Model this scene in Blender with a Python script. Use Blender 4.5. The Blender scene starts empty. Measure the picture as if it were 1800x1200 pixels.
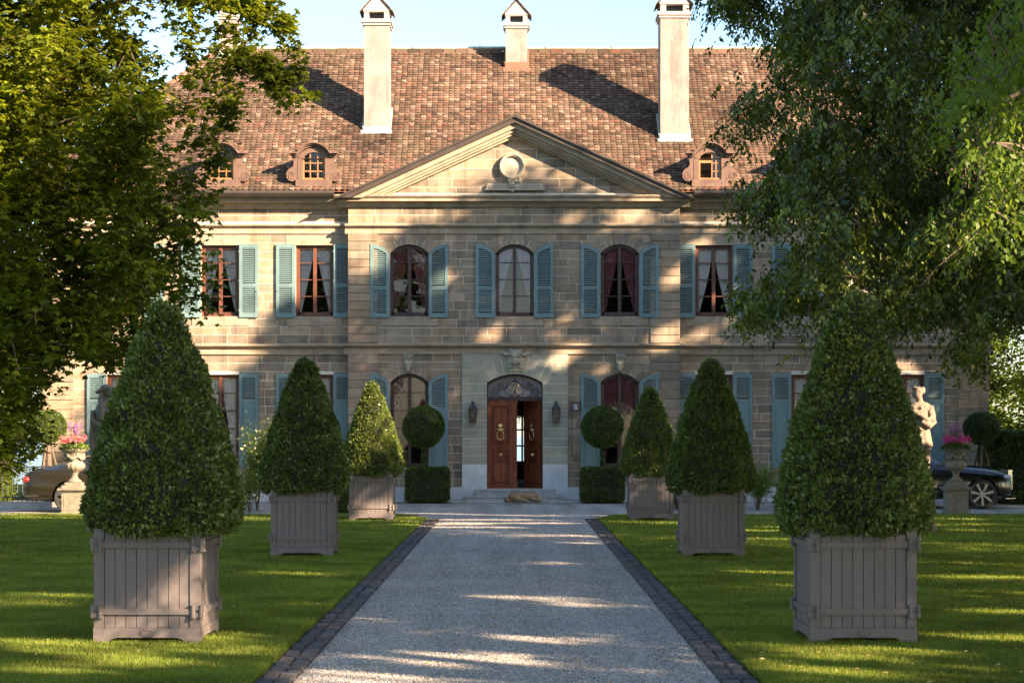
import bpy, bmesh, math, random
import numpy as np
from mathutils import Vector, Matrix
R = math.radians
PI = math.pi
random.seed(7)
rng = np.random.default_rng(7)
scene = bpy.context.scene
C = scene.collection

# ------------------------------------------------------------------ camera
cam_d = bpy.data.cameras.new('camera')
cam = bpy.data.objects.new('camera', cam_d)
C.objects.link(cam)
cam.location = (0, 0, 1.7)
cam.rotation_euler = (R(90), 0, 0)
cam_d.sensor_width = 36
cam_d.lens = 70
cam_d.shift_x = -5 / 1800
cam_d.shift_y = 165 / 1800
cam_d.clip_start = 0.1
cam_d.clip_end = 4000
scene.camera = cam

# ------------------------------------------------------------------ light
TO_SUN = np.array([2.6, -2.0, 1.4]); TO_SUN = TO_SUN / np.linalg.norm(TO_SUN)
SUN_EL = math.asin(TO_SUN[2]); SUN_AZ = math.atan2(TO_SUN[0], TO_SUN[1])
w = bpy.data.worlds.new('World'); scene.world = w; w.use_nodes = True
nt = w.node_tree; nt.nodes.clear()
sky = nt.nodes.new('ShaderNodeTexSky'); sky.sky_type = 'NISHITA'; sky.sun_disc = False
sky.sun_elevation = SUN_EL; sky.sun_rotation = SUN_AZ
sky.air_density = 1.0; sky.dust_density = 1.0; sky.ozone_density = 1.6; sky.altitude = 400
bg = nt.nodes.new('ShaderNodeBackground'); bg.inputs[1].default_value = 0.067
wo = nt.nodes.new('ShaderNodeOutputWorld')
nt.links.new(sky.outputs[0], bg.inputs[0]); nt.links.new(bg.outputs[0], wo.inputs[0])
sl = bpy.data.lights.new('sun', 'SUN'); sl.energy = 5.0; sl.angle = R(0.5); sl.color = (1.0, 0.73, 0.49)
so = bpy.data.objects.new('sun', sl); C.objects.link(so); so.location = (20, -20, 30)
so.rotation_euler = Vector(TO_SUN).to_track_quat('Z', 'Y').to_euler()
vs = scene.view_settings
vs.view_transform = 'Standard'; vs.look = 'None'; vs.exposure = 2.4; vs.gamma = 1.0; vs.use_curve_mapping = False
scene.cycles.use_denoising = True
scene.cycles.max_bounces = 8
scene.cycles.transparent_max_bounces = 12

# ------------------------------------------------------------------ materials
def nodes(name):
    m = bpy.data.materials.new(name); m.use_nodes = True
    t = m.node_tree; t.nodes.clear()
    out = t.nodes.new('ShaderNodeOutputMaterial')
    return m, t, out

def ramp(t, cols, const=False):
    r = t.nodes.new('ShaderNodeValToRGB'); cr = r.color_ramp
    if const: cr.interpolation = 'CONSTANT'
    n = len(cols)
    while len(cr.elements) < n: cr.elements.new(0.5)
    for i, c in enumerate(cols):
        cr.elements[i].position = i / n if const else i / max(1, n - 1)
        cr.elements[i].color = (*c[:3], 1)
    return r

def M(name, base, rough=0.6, metal=0.0, var=0.0, vscale=4.0, bump=0.0, bscale=30.0, island=None, const=False,
      spec=0.5, streak=0.0, stain=None, stain_scale=0.6, stain_amt=0.5, stretch=(1, 1, 1), coat=0.0):
    m, t, out = nodes(name); L = t.links
    p = t.nodes.new('ShaderNodeBsdfPrincipled'); L.new(p.outputs[0], out.inputs[0])
    p.inputs['Roughness'].default_value = rough; p.inputs['Metallic'].default_value = metal
    p.inputs['Specular IOR Level'].default_value = spec
    p.inputs['Coat Weight'].default_value = coat
    tc = t.nodes.new('ShaderNodeTexCoord'); mp = t.nodes.new('ShaderNodeMapping'); mp.inputs['Scale'].default_value = stretch
    L.new(tc.outputs['Object'], mp.inputs[0])
    if island:
        g = t.nodes.new('ShaderNodeNewGeometry'); rp = ramp(t, island, const)
        L.new(g.outputs['Random Per Island'], rp.inputs[0]); col = rp.outputs[0]
    else:
        rgb = t.nodes.new('ShaderNodeRGB'); rgb.outputs[0].default_value = (*base, 1); col = rgb.outputs[0]
    if var > 0:
        n = t.nodes.new('ShaderNodeTexNoise'); n.inputs['Scale'].default_value = vscale; n.inputs['Detail'].default_value = 6
        L.new(mp.outputs[0], n.inputs['Vector'])
        mr = t.nodes.new('ShaderNodeMapRange'); mr.inputs[1].default_value = 0.3; mr.inputs[2].default_value = 0.7
        mr.inputs[3].default_value = 1 - var; mr.inputs[4].default_value = 1 + var
        L.new(n.outputs[0], mr.inputs[0])
        mx = t.nodes.new('ShaderNodeMix'); mx.data_type = 'RGBA'; mx.blend_type = 'MULTIPLY'; mx.inputs[0].default_value = 1
        L.new(col, mx.inputs[6]); L.new(mr.outputs[0], mx.inputs[7]); col = mx.outputs[2]
    if stain:
        n2 = t.nodes.new('ShaderNodeTexNoise'); n2.inputs['Scale'].default_value = stain_scale; n2.inputs['Detail'].default_value = 8
        n2.inputs['Roughness'].default_value = 0.65
        L.new(mp.outputs[0], n2.inputs['Vector'])
        mr = t.nodes.new('ShaderNodeMapRange'); mr.inputs[1].default_value = 0.5; mr.inputs[2].default_value = 0.66
        mr.inputs[3].default_value = 0; mr.inputs[4].default_value = stain_amt
        L.new(n2.outputs[0], mr.inputs[0])
        mx = t.nodes.new('ShaderNodeMix'); mx.data_type = 'RGBA'
        L.new(mr.outputs[0], mx.inputs[0]); L.new(col, mx.inputs[6]); mx.inputs[7].default_value = (*stain, 1); col = mx.outputs[2]
    if streak > 0:
        m3 = t.nodes.new('ShaderNodeMapping'); m3.inputs['Scale'].default_value = (1.6, 1.6, 0.22); L.new(tc.outputs['Object'], m3.inputs[0])
        n3 = t.nodes.new('ShaderNodeTexNoise'); n3.inputs['Scale'].default_value = 2.0; n3.inputs['Detail'].default_value = 9; n3.inputs['Roughness'].default_value = 0.7
        L.new(m3.outputs[0], n3.inputs['Vector'])
        mr = t.nodes.new('ShaderNodeMapRange'); mr.inputs[1].default_value = 0.48; mr.inputs[2].default_value = 0.68; mr.inputs[3].default_value = 1; mr.inputs[4].default_value = 1 - streak
        L.new(n3.outputs[0], mr.inputs[0])
        mx = t.nodes.new('ShaderNodeMix'); mx.data_type = 'RGBA'; mx.blend_type = 'MULTIPLY'; mx.inputs[0].default_value = 1
        L.new(col, mx.inputs[6]); L.new(mr.outputs[0], mx.inputs[7]); col = mx.outputs[2]
    L.new(col, p.inputs['Base Color'])
    if bump > 0:
        n = t.nodes.new('ShaderNodeTexNoise'); n.inputs['Scale'].default_value = bscale; n.inputs['Detail'].default_value = 8
        L.new(mp.outputs[0], n.inputs['Vector'])
        b = t.nodes.new('ShaderNodeBump'); b.inputs['Strength'].default_value = bump; b.inputs['Distance'].default_value = 0.02
        L.new(n.outputs[0], b.inputs['Height']); L.new(b.outputs[0], p.inputs['Normal'])
    return m

def leaf_mat(name, cols, trans=0.4, rough=0.5, spec=0.3, clump=0.0, cs=2.0):
    m, t, out = nodes(name); L = t.links
    g = t.nodes.new('ShaderNodeNewGeometry'); rp = ramp(t, cols)
    L.new(g.outputs['Random Per Island'], rp.inputs[0])
    if clump > 0:  # light and dark clumps in the colour; on tree crowns they imitate shading
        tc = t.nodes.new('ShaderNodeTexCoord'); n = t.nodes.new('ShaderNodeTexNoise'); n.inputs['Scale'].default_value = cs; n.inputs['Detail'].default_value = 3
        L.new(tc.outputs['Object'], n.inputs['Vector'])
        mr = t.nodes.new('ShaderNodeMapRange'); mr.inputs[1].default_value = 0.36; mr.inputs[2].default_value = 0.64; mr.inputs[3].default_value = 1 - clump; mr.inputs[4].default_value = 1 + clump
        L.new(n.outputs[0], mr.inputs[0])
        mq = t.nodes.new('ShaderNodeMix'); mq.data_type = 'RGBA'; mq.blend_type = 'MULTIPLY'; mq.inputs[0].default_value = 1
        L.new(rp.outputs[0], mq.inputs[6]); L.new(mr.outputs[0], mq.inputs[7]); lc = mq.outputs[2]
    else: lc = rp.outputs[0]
    p = t.nodes.new('ShaderNodeBsdfPrincipled'); p.inputs['Roughness'].default_value = rough
    p.inputs['Specular IOR Level'].default_value = spec
    L.new(lc, p.inputs['Base Color'])
    tr = t.nodes.new('ShaderNodeBsdfTranslucent')
    hs = t.nodes.new('ShaderNodeMix'); hs.data_type = 'RGBA'; hs.blend_type = 'MULTIPLY'; hs.inputs[0].default_value = 1
    L.new(lc, hs.inputs[6]); hs.inputs[7].default_value = (1.9, 1.75, 0.6, 1)
    L.new(hs.outputs[2], tr.inputs[0])
    mx = t.nodes.new('ShaderNodeMixShader'); mx.inputs[0].default_value = trans
    L.new(p.outputs[0], mx.inputs[1]); L.new(tr.outputs[0], mx.inputs[2]); L.new(mx.outputs[0], out.inputs[0])
    return m

def glass_mat(name, tint=(0.75, 0.75, 0.8), f=1.5, boost=1.0):
    m, t, out = nodes(name); L = t.links
    tp = t.nodes.new('ShaderNodeBsdfTransparent'); tp.inputs[0].default_value = (*tint, 1)
    gl = t.nodes.new('ShaderNodeBsdfGlossy'); gl.inputs['Roughness'].default_value = 0.015
    tc = t.nodes.new('ShaderNodeTexCoord')
    n = t.nodes.new('ShaderNodeTexNoise'); n.inputs['Scale'].default_value = 2.2; L.new(tc.outputs['Object'], n.inputs['Vector'])
    b = t.nodes.new('ShaderNodeBump'); b.inputs['Strength'].default_value = 0.12; b.inputs['Distance'].default_value = 0.02
    L.new(n.outputs[0], b.inputs['Height']); L.new(b.outputs[0], gl.inputs['Normal'])
    fr = t.nodes.new('ShaderNodeFresnel'); fr.inputs[0].default_value = f
    mu = t.nodes.new('ShaderNodeMath'); mu.operation = 'MULTIPLY'; mu.inputs[1].default_value = boost; mu.use_clamp = True
    L.new(fr.outputs[0], mu.inputs[0])
    mx = t.nodes.new('ShaderNodeMixShader'); L.new(mu.outputs[0], mx.inputs[0])
    L.new(tp.outputs[0], mx.inputs[1]); L.new(gl.outputs[0], mx.inputs[2]); L.new(mx.outputs[0], out.inputs[0])
    return m

MAT = {}
MAT['stone'] = M('sandstone_blocks', (0.3, 0.24, 0.17), 0.85, var=0.16, vscale=2.5, bump=0.35, bscale=14, spec=0.2,
    island=[(0.23, 0.18, 0.13), (0.32, 0.235, 0.155), (0.18, 0.15, 0.115), (0.38, 0.285, 0.195), (0.26, 0.215, 0.155), (0.39, 0.3, 0.21), (0.23, 0.205, 0.155), (0.34, 0.25, 0.17), (0.205, 0.175, 0.135), (0.29, 0.24, 0.175)], streak=0.45,
    stain=(0.19, 0.17, 0.14), stain_scale=0.5, stain_amt=0.45, stretch=(1, 1, 3))
MAT['mortar'] = M('pale_mortar', (0.66, 0.6, 0.5), 0.95, var=0.15, spec=0.1)
MAT['trim'] = M('greenish_dressed_stone', (0.34, 0.275, 0.2), 0.8, streak=0.3, var=0.18, vscale=3, bump=0.2, bscale=12, spec=0.2, stain=(0.22, 0.21, 0.17), stain_scale=0.9, stain_amt=0.5, stretch=(1, 1, 2.5))
MAT['surround'] = M('door_surround_stone', (0.3, 0.3, 0.23), 0.8, var=0.12, vscale=3, bump=0.2, bscale=12, spec=0.2,
    island=[(0.27, 0.28, 0.21), (0.34, 0.31, 0.24), (0.30, 0.31, 0.24), (0.37, 0.34, 0.27)])
MAT['surround_plain'] = M('door_surround_plain', (0.31, 0.305, 0.24), 0.8, var=0.12, vscale=3, bump=0.2, bscale=12, spec=0.2)
MAT['marble'] = M('pale_marble', (0.55, 0.56, 0.56), 0.5, var=0.12, vscale=6, bump=0.05, stain=(0.38, 0.38, 0.37), stain_scale=3, stain_amt=0.5)
MAT['step'] = M('grey_step_stone', (0.36, 0.37, 0.36), 0.7, var=0.2, vscale=5, bump=0.2)
MAT['carved'] = M('carved_limestone', (0.42, 0.36, 0.27), 0.8, var=0.12, vscale=8, bump=0.2, bscale=25)
MAT['mask'] = M('weathered_carving', (0.36, 0.33, 0.24), 0.8, var=0.2, vscale=12, bump=0.3, bscale=30)
MAT['tile'] = M('clay_roof_tiles', (0.3, 0.15, 0.1), 0.85, var=0.42, vscale=0.45, spec=0.2,
    island=[(0.043, 0.030, 0.023), (0.079, 0.053, 0.037), (0.102, 0.067, 0.048), (0.063, 0.042, 0.031), (0.126, 0.079, 0.053), (0.095, 0.062, 0.042), (0.158, 0.107, 0.074), (0.095, 0.059, 0.043), (0.150, 0.072, 0.048), (0.221, 0.166, 0.122), (0.118, 0.079, 0.057), (0.158, 0.103, 0.073)],
    stain=(0.09, 0.075, 0.045), stain_scale=0.9, stain_amt=0.5, bump=0.4, bscale=25)
MAT['ridge'] = M('copper_patina', (0.33, 0.42, 0.35), 0.7, var=0.2, vscale=6)
MAT['plaster'] = M('chimney_plaster', (0.27, 0.225, 0.205), 0.9, streak=0.4, var=0.1, vscale=3, bump=0.6, bscale=22, stain=(0.42, 0.35, 0.27), stain_scale=1.5, stain_amt=0.4)
MAT['cap'] = M('chimney_cap_stone', (0.36, 0.33, 0.3), 0.8, var=0.12, vscale=8)
MAT['gutter'] = M('brown_metal_gutter', (0.045, 0.034, 0.027), 0.5, var=0.2, vscale=3)
MAT['flash'] = M('rust_flashing', (0.2, 0.09, 0.055), 0.7, var=0.2)
MAT['shutter'] = M('blue_green_shutter_paint', (0.13, 0.215, 0.225), 0.55, streak=0.15, var=0.18, vscale=1.5, bump=0.05, stretch=(1, 1, 0.4))
MAT['frame'] = M('red_brown_window_wood', (0.12, 0.045, 0.025), 0.5, var=0.2, vscale=5)
MAT['frame_dark'] = M('dark_window_wood', (0.06, 0.028, 0.026), 0.5, var=0.2, vscale=5)
MAT['dormer'] = M('dormer_painted_wood', (0.125, 0.075, 0.055), 0.7, var=0.25, vscale=5, bump=0.1)
MAT['sash'] = M('dormer_sash_wood', (0.34, 0.15, 0.055), 0.6, var=0.1)
MAT['glass'] = glass_mat('window_glass', (0.92, 0.91, 0.92), 1.5, 1.5)
MAT['glass_fan'] = M('frosted_fanlight_glass', (0.2, 0.18, 0.2), 0.35)
MAT['white_curtain'] = M('white_curtain_cloth', (0.82, 0.78, 0.72), 0.9)
MAT['red_curtain'] = M('burgundy_curtain_cloth', (0.25, 0.075, 0.085), 0.9)
MAT['lilac_curtain'] = M('lilac_curtain_cloth', (0.36, 0.29, 0.38), 0.9)
MAT['door'] = M('polished_door_wood', (0.20, 0.052, 0.02), 0.5, var=0.35, vscale=5, stretch=(3, 3, 0.5), spec=0.25)
MAT['door_groove'] = M('door_groove_shade', (0.05, 0.014, 0.008), 0.6)  # shade of the panel grooves painted as a darker wood tone
MAT['brass'] = M('polished_brass', (0.75, 0.55, 0.22), 0.3, metal=1.0)
MAT['iron'] = M('black_iron', (0.02, 0.02, 0.024), 0.45)
MAT['lamp_glass'] = glass_mat('lantern_glass', (0.6, 0.65, 0.7), 1.4, 0.5)
MAT['bulb'] = M('unlit_bulb', (0.35, 0.35, 0.34), 0.2)
MAT['inside'] = M('room_plaster', (0.2, 0.15, 0.11), 0.9)
MAT['wallp'] = M('rear_wall_plaster', (0.5, 0.45, 0.36), 0.9)
MAT['box'] = M('taupe_planter_paint', (0.15, 0.128, 0.123), 0.6, streak=0.15, stain=(0.1, 0.085, 0.07), stain_scale=2.5, stain_amt=0.3, var=0.1, vscale=5, bump=0.05, stretch=(1, 1, 0.3))
MAT['inner'] = M('inner_wood_shade', (0.014, 0.014, 0.009), 0.9)  # dark inner wood, near black so gaps between leaves read as shade
MAT['soil'] = M('dark_soil', (0.04, 0.028, 0.02), 0.95, bump=0.5)
MAT['bark'] = M('tree_bark', (0.12, 0.09, 0.065), 0.9, var=0.3, vscale=6, bump=0.8, bscale=20, stretch=(1, 1, 0.3))
MAT['statue_grey'] = M('lichened_statue_stone', (0.22, 0.21, 0.19), 0.85, var=0.2, vscale=9, bump=0.3)
MAT['statue_warm'] = M('warm_statue_stone', (0.2, 0.155, 0.12), 0.85, var=0.15, vscale=9, bump=0.3)
MAT['urn'] = M('carved_urn_stone', (0.19, 0.17, 0.13), 0.85, var=0.25, vscale=9, bump=0.4)
MAT['fur'] = M('golden_fur', (0.46, 0.29, 0.15), 0.9, var=0.3, vscale=9, bump=0.8, bscale=60, stain=(0.5, 0.4, 0.28), stain_scale=2.4, stain_amt=0.9)
MAT['fur_pale'] = M('cream_fur', (0.5, 0.36, 0.22), 0.9)
MAT['car_olive'] = M('olive_grey_car_paint', (0.016, 0.014, 0.008), 0.16, metal=0.0, spec=0.3, coat=0.12)
MAT['car_black'] = M('black_car_paint', (0.004, 0.004, 0.006), 0.2, coat=0.4)
MAT['tyre'] = M('tyre_rubber', (0.02, 0.02, 0.02), 0.8)
MAT['alloy'] = M('alloy_wheel', (0.3, 0.3, 0.3), 0.4, metal=1.0)
MAT['chrome'] = M('chrome_trim', (0.8, 0.8, 0.8), 0.12, metal=1.0)
MAT['tail'] = M('red_tail_lens', (0.6, 0.03, 0.01), 0.2, coat=1.0)
MAT['head'] = M('headlight_lens', (0.5, 0.5, 0.52), 0.1, coat=1.0)
MAT['carglass'] = M('tinted_car_glass', (0.015, 0.018, 0.02), 0.05, coat=1.0)
MAT['fence'] = M('black_fence_metal', (0.03, 0.03, 0.03), 0.5)
MAT['water'] = M('lake_water', (0.16, 0.24, 0.3), 0.3)
# leaves
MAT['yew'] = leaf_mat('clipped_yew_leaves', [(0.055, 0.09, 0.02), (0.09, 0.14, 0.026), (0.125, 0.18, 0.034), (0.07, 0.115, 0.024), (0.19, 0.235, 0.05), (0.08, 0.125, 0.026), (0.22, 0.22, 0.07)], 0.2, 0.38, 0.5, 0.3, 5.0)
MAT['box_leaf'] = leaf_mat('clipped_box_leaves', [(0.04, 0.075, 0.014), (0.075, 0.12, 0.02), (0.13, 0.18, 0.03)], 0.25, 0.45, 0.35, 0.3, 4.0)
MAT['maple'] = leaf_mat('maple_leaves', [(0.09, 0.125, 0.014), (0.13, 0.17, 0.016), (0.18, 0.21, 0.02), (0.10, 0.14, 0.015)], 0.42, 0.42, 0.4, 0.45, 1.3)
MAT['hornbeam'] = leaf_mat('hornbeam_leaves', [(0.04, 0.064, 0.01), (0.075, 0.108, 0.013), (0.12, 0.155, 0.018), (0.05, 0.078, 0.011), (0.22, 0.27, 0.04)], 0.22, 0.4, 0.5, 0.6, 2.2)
MAT['lime'] = leaf_mat('fresh_green_leaves', [(0.075, 0.13, 0.016), (0.10, 0.16, 0.02), (0.13, 0.19, 0.028)], 0.45)
MAT['hedge'] = leaf_mat('dark_hedge_leaves', [(0.035, 0.065, 0.016), (0.05, 0.09, 0.02), (0.07, 0.115, 0.026)], 0.2, 0.35, 0.5)
MAT['grass'] = leaf_mat('grass_blades', [(0.105, 0.155, 0.022), (0.14, 0.19, 0.028), (0.19, 0.24, 0.038), (0.12, 0.17, 0.024), (0.23, 0.23, 0.065)], 0.35, 0.6, 0.2, 0.28, 1.1)
MAT['pink'] = leaf_mat('pink_petals', [(0.55, 0.12, 0.18), (0.7, 0.28, 0.32), (0.65, 0.2, 0.3)], 0.4)
MAT['magenta'] = leaf_mat('magenta_petals', [(0.5, 0.04, 0.3), (0.65, 0.08, 0.42)], 0.4)
MAT['violet'] = leaf_mat('violet_petals', [(0.28, 0.12, 0.45), (0.4, 0.2, 0.5)], 0.4)
MAT['white_petal'] = leaf_mat('white_petals', [(0.7, 0.68, 0.55), (0.75, 0.72, 0.65)], 0.4)
MAT['dry'] = leaf_mat('dry_leaves', [(0.4, 0.28, 0.1), (0.5, 0.42, 0.16), (0.3, 0.15, 0.06)], 0.2)

# lawn soil sheet, gravel, setts
def lawn_mat():
    m = M('lawn_turf', (0.10, 0.14, 0.02), 0.95, var=0.2, vscale=1.2, bump=0.6, bscale=60, spec=0.1, stain=(0.13, 0.16, 0.02), stain_scale=0.5, stain_amt=0.6)
    return m
MAT['turf'] = lawn_mat()
def gravel_mat():
    m, t, out = nodes('pale_gravel'); L = t.links
    p = t.nodes.new('ShaderNodeBsdfPrincipled'); L.new(p.outputs[0], out.inputs[0]); p.inputs['Roughness'].default_value = 0.9
    p.inputs['Specular IOR Level'].default_value = 0.2
    tc = t.nodes.new('ShaderNodeTexCoord')
    v = t.nodes.new('ShaderNodeTexVoronoi'); v.inputs['Scale'].default_value = 42; L.new(tc.outputs['Object'], v.inputs['Vector'])
    sep = t.nodes.new('ShaderNodeSeparateColor'); L.new(v.outputs['Color'], sep.inputs[0])
    rp = ramp(t, [(0.17, 0.15, 0.125), (0.29, 0.265, 0.23), (0.38, 0.35, 0.305), (0.46, 0.425, 0.37), (0.6, 0.56, 0.48)]); L.new(sep.outputs[0], rp.inputs[0])
    n = t.nodes.new('ShaderNodeTexNoise'); n.inputs['Scale'].default_value = 0.8; n.inputs['Detail'].default_value = 7; L.new(tc.outputs['Object'], n.inputs['Vector'])
    mr = t.nodes.new('ShaderNodeMapRange'); mr.inputs[1].default_value = 0.3; mr.inputs[2].default_value = 0.7; mr.inputs[3].default_value = 0.82; mr.inputs[4].default_value = 1.15
    L.new(n.outputs[0], mr.inputs[0])
    mx = t.nodes.new('ShaderNodeMix'); mx.data_type = 'RGBA'; mx.blend_type = 'MULTIPLY'; mx.inputs[0].default_value = 1
    L.new(rp.outputs[0], mx.inputs[6]); L.new(mr.outputs[0], mx.inputs[7])
    mp2 = t.nodes.new('ShaderNodeMapping'); mp2.inputs['Scale'].default_value = (1.5, 0.07, 1); L.new(tc.outputs['Object'], mp2.inputs[0])
    n2 = t.nodes.new('ShaderNodeTexNoise'); n2.inputs['Scale'].default_value = 1.6; n2.inputs['Detail'].default_value = 5; L.new(mp2.outputs[0], n2.inputs['Vector'])
    mr2 = t.nodes.new('ShaderNodeMapRange'); mr2.inputs[1].default_value = 0.38; mr2.inputs[2].default_value = 0.62; mr2.inputs[3].default_value = 0.8; mr2.inputs[4].default_value = 1.12
    L.new(n2.outputs[0], mr2.inputs[0])
    mx2 = t.nodes.new('ShaderNodeMix'); mx2.data_type = 'RGBA'; mx2.blend_type = 'MULTIPLY'; mx2.inputs[0].default_value = 1
    L.new(mx.outputs[2], mx2.inputs[6]); L.new(mr2.outputs[0], mx2.inputs[7]); L.new(mx2.outputs[2], p.inputs['Base Color'])
    b = t.nodes.new('ShaderNodeBump'); b.inputs['Strength'].default_value = 0.9; b.inputs['Distance'].default_value = 0.012; b.invert = True
    L.new(v.outputs['Distance'], b.inputs['Height']); L.new(b.outputs[0], p.inputs['Normal'])
    return m
MAT['gravel'] = gravel_mat()
MAT['stonechip'] = M('gravel_stones', (0.4, 0.4, 0.4), 0.85, island=[(0.12, 0.11, 0.1), (0.28, 0.265, 0.245), (0.38, 0.36, 0.33), (0.58, 0.55, 0.49)])
MAT['sett'] = M('dark_setts', (0.06, 0.055, 0.055), 0.75, var=0.25, vscale=9, bump=0.5, bscale=30,
    island=[(0.045, 0.042, 0.045), (0.07, 0.065, 0.065), (0.095, 0.085, 0.08), (0.055, 0.05, 0.05), (0.12, 0.1, 0.09)])
MAT['joint'] = M('earth_joints', (0.045, 0.035, 0.025), 0.95)

# ------------------------------------------------------------------ mesh tools
class MB:
    def __init__(s): s.v = []; s.f = []; s.m = []; s.n = 0
    def add(s, vs, fs, mi=0):
        for q in vs: s.v.append((float(q[0]), float(q[1]), float(q[2])))
        for f in fs: s.f.append([i + s.n for i in f]); s.m.append(mi)
        s.n += len(vs); return s
    def box(s, x0, x1, y0, y1, z0, z1, mi=0, mat=None):
        vs = [(x0, y0, z0), (x1, y0, z0), (x1, y1, z0), (x0, y1, z0), (x0, y0, z1), (x1, y0, z1), (x1, y1, z1), (x0, y1, z1)]
        if mat is not None: vs = [mat @ Vector(q) for q in vs]
        return s.add(vs, [(0, 3, 2, 1), (4, 5, 6, 7), (0, 1, 5, 4), (1, 2, 6, 5), (2, 3, 7, 6), (3, 0, 4, 7)], mi)
    def prism(s, poly, a, b, axis='y', mi=0):
        n = len(poly)
        def P(p, d):
            if axis == 'y': return (p[0], d, p[1])
            if axis == 'x': return (d, p[0], p[1])
            return (p[0], p[1], d)
        vs = [P(p, a) for p in poly] + [P(p, b) for p in poly]
        fs = [list(range(n))[::-1], list(range(n, 2 * n))] + [(i, (i + 1) % n, n + (i + 1) % n, n + i) for i in range(n)]
        return s.add(vs, fs, mi)
    def lathe(s, prof, c=(0, 0, 0), seg=24, flute=None, mi=0, cap=True):
        vs = []; fs = []
        for k, (r, z) in enumerate(prof):
            for i in range(seg):
                a = 2 * PI * i / seg; rr = r
                if flute: rr = r * (1 + flute(k, a))
                vs.append((c[0] + rr * math.cos(a), c[1] + rr * math.sin(a), c[2] + z))
        for k in range(len(prof) - 1):
            for i in range(seg):
                j = (i + 1) % seg
                fs.append((k * seg + i, k * seg + j, (k + 1) * seg + j, (k + 1) * seg + i))
        if cap:
            fs.append(list(range(seg))[::-1]); fs.append([(len(prof) - 1) * seg + i for i in range(seg)])
        return s.add(vs, fs, mi)
    def tube(s, pts, r, seg=6, mi=0, cap=True):
        pts = [Vector(p) for p in pts]; n = len(pts)
        rs = [r] * n if not hasattr(r, '__len__') else r
        vs = []; fs = []; up = None
        for i, p in enumerate(pts):
            d = (pts[min(i + 1, n - 1)] - pts[max(i - 1, 0)])
            if d.length < 1e-9: d = Vector((0, 0, 1))
            d.normalize()
            if up is None:
                up = d.orthogonal().normalized()
            else:
                up = (up - d * up.dot(d))
                up = up.normalized() if up.length > 1e-6 else d.orthogonal().normalized()
            sd = d.cross(up)
            for k in range(seg):
                a = 2 * PI * k / seg
                vs.append(p + (up * math.cos(a) + sd * math.sin(a)) * rs[i])
        for i in range(n - 1):
            for k in range(seg):
                j = (k + 1) % seg
                fs.append((i * seg + k, i * seg + j, (i + 1) * seg + j, (i + 1) * seg + k))
        if cap: fs.append(list(range(seg))[::-1]); fs.append([(n - 1) * seg + k for k in range(seg)])
        return s.add(vs, fs, mi)
    def ell(s, c, r, seg=14, rings=9, mi=0, rot=None):
        vs = []; fs = []
        for i in range(rings + 1):
            th = PI * i / rings
            for k in range(seg):
                a = 2 * PI * k / seg
                q = Vector((r[0] * math.sin(th) * math.cos(a), r[1] * math.sin(th) * math.sin(a), r[2] * math.cos(th)))
                if rot is not None: q = rot @ q
                vs.append((c[0] + q.x, c[1] + q.y, c[2] + q.z))
        for i in range(rings):
            for k in range(seg):
                j = (k + 1) % seg
                fs.append((i * seg + k, (i + 1) * seg + k, (i + 1) * seg + j, i * seg + j))
        return s.add(vs, fs, mi)
    def build(s, name, mats, parent=None, origin=None, smooth=False):
        me = bpy.data.meshes.new(name)
        if parent is not None and origin is None: origin = ORI.get(parent.name, (0, 0, 0))
        o3 = origin if origin is not None else (0, 0, 0)
        me.from_pydata([(a - o3[0], b - o3[1], c - o3[2]) for a, b, c in s.v], [], s.f)
        if not isinstance(mats, (list, tuple)): mats = [mats]
        for m in mats: me.materials.append(MAT[m] if isinstance(m, str) else m)
        if len(mats) > 1: me.polygons.foreach_set('material_index', s.m)
        if smooth: me.polygons.foreach_set('use_smooth', [True] * len(s.f))
        me.update(); me.validate()
        o = bpy.data.objects.new(name, me); C.objects.link(o)
        if parent is not None: o.parent = parent
        elif origin is not None: o.location = origin
        ORI[o.name] = tuple(o3)
        return o
ORI = {}

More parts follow.
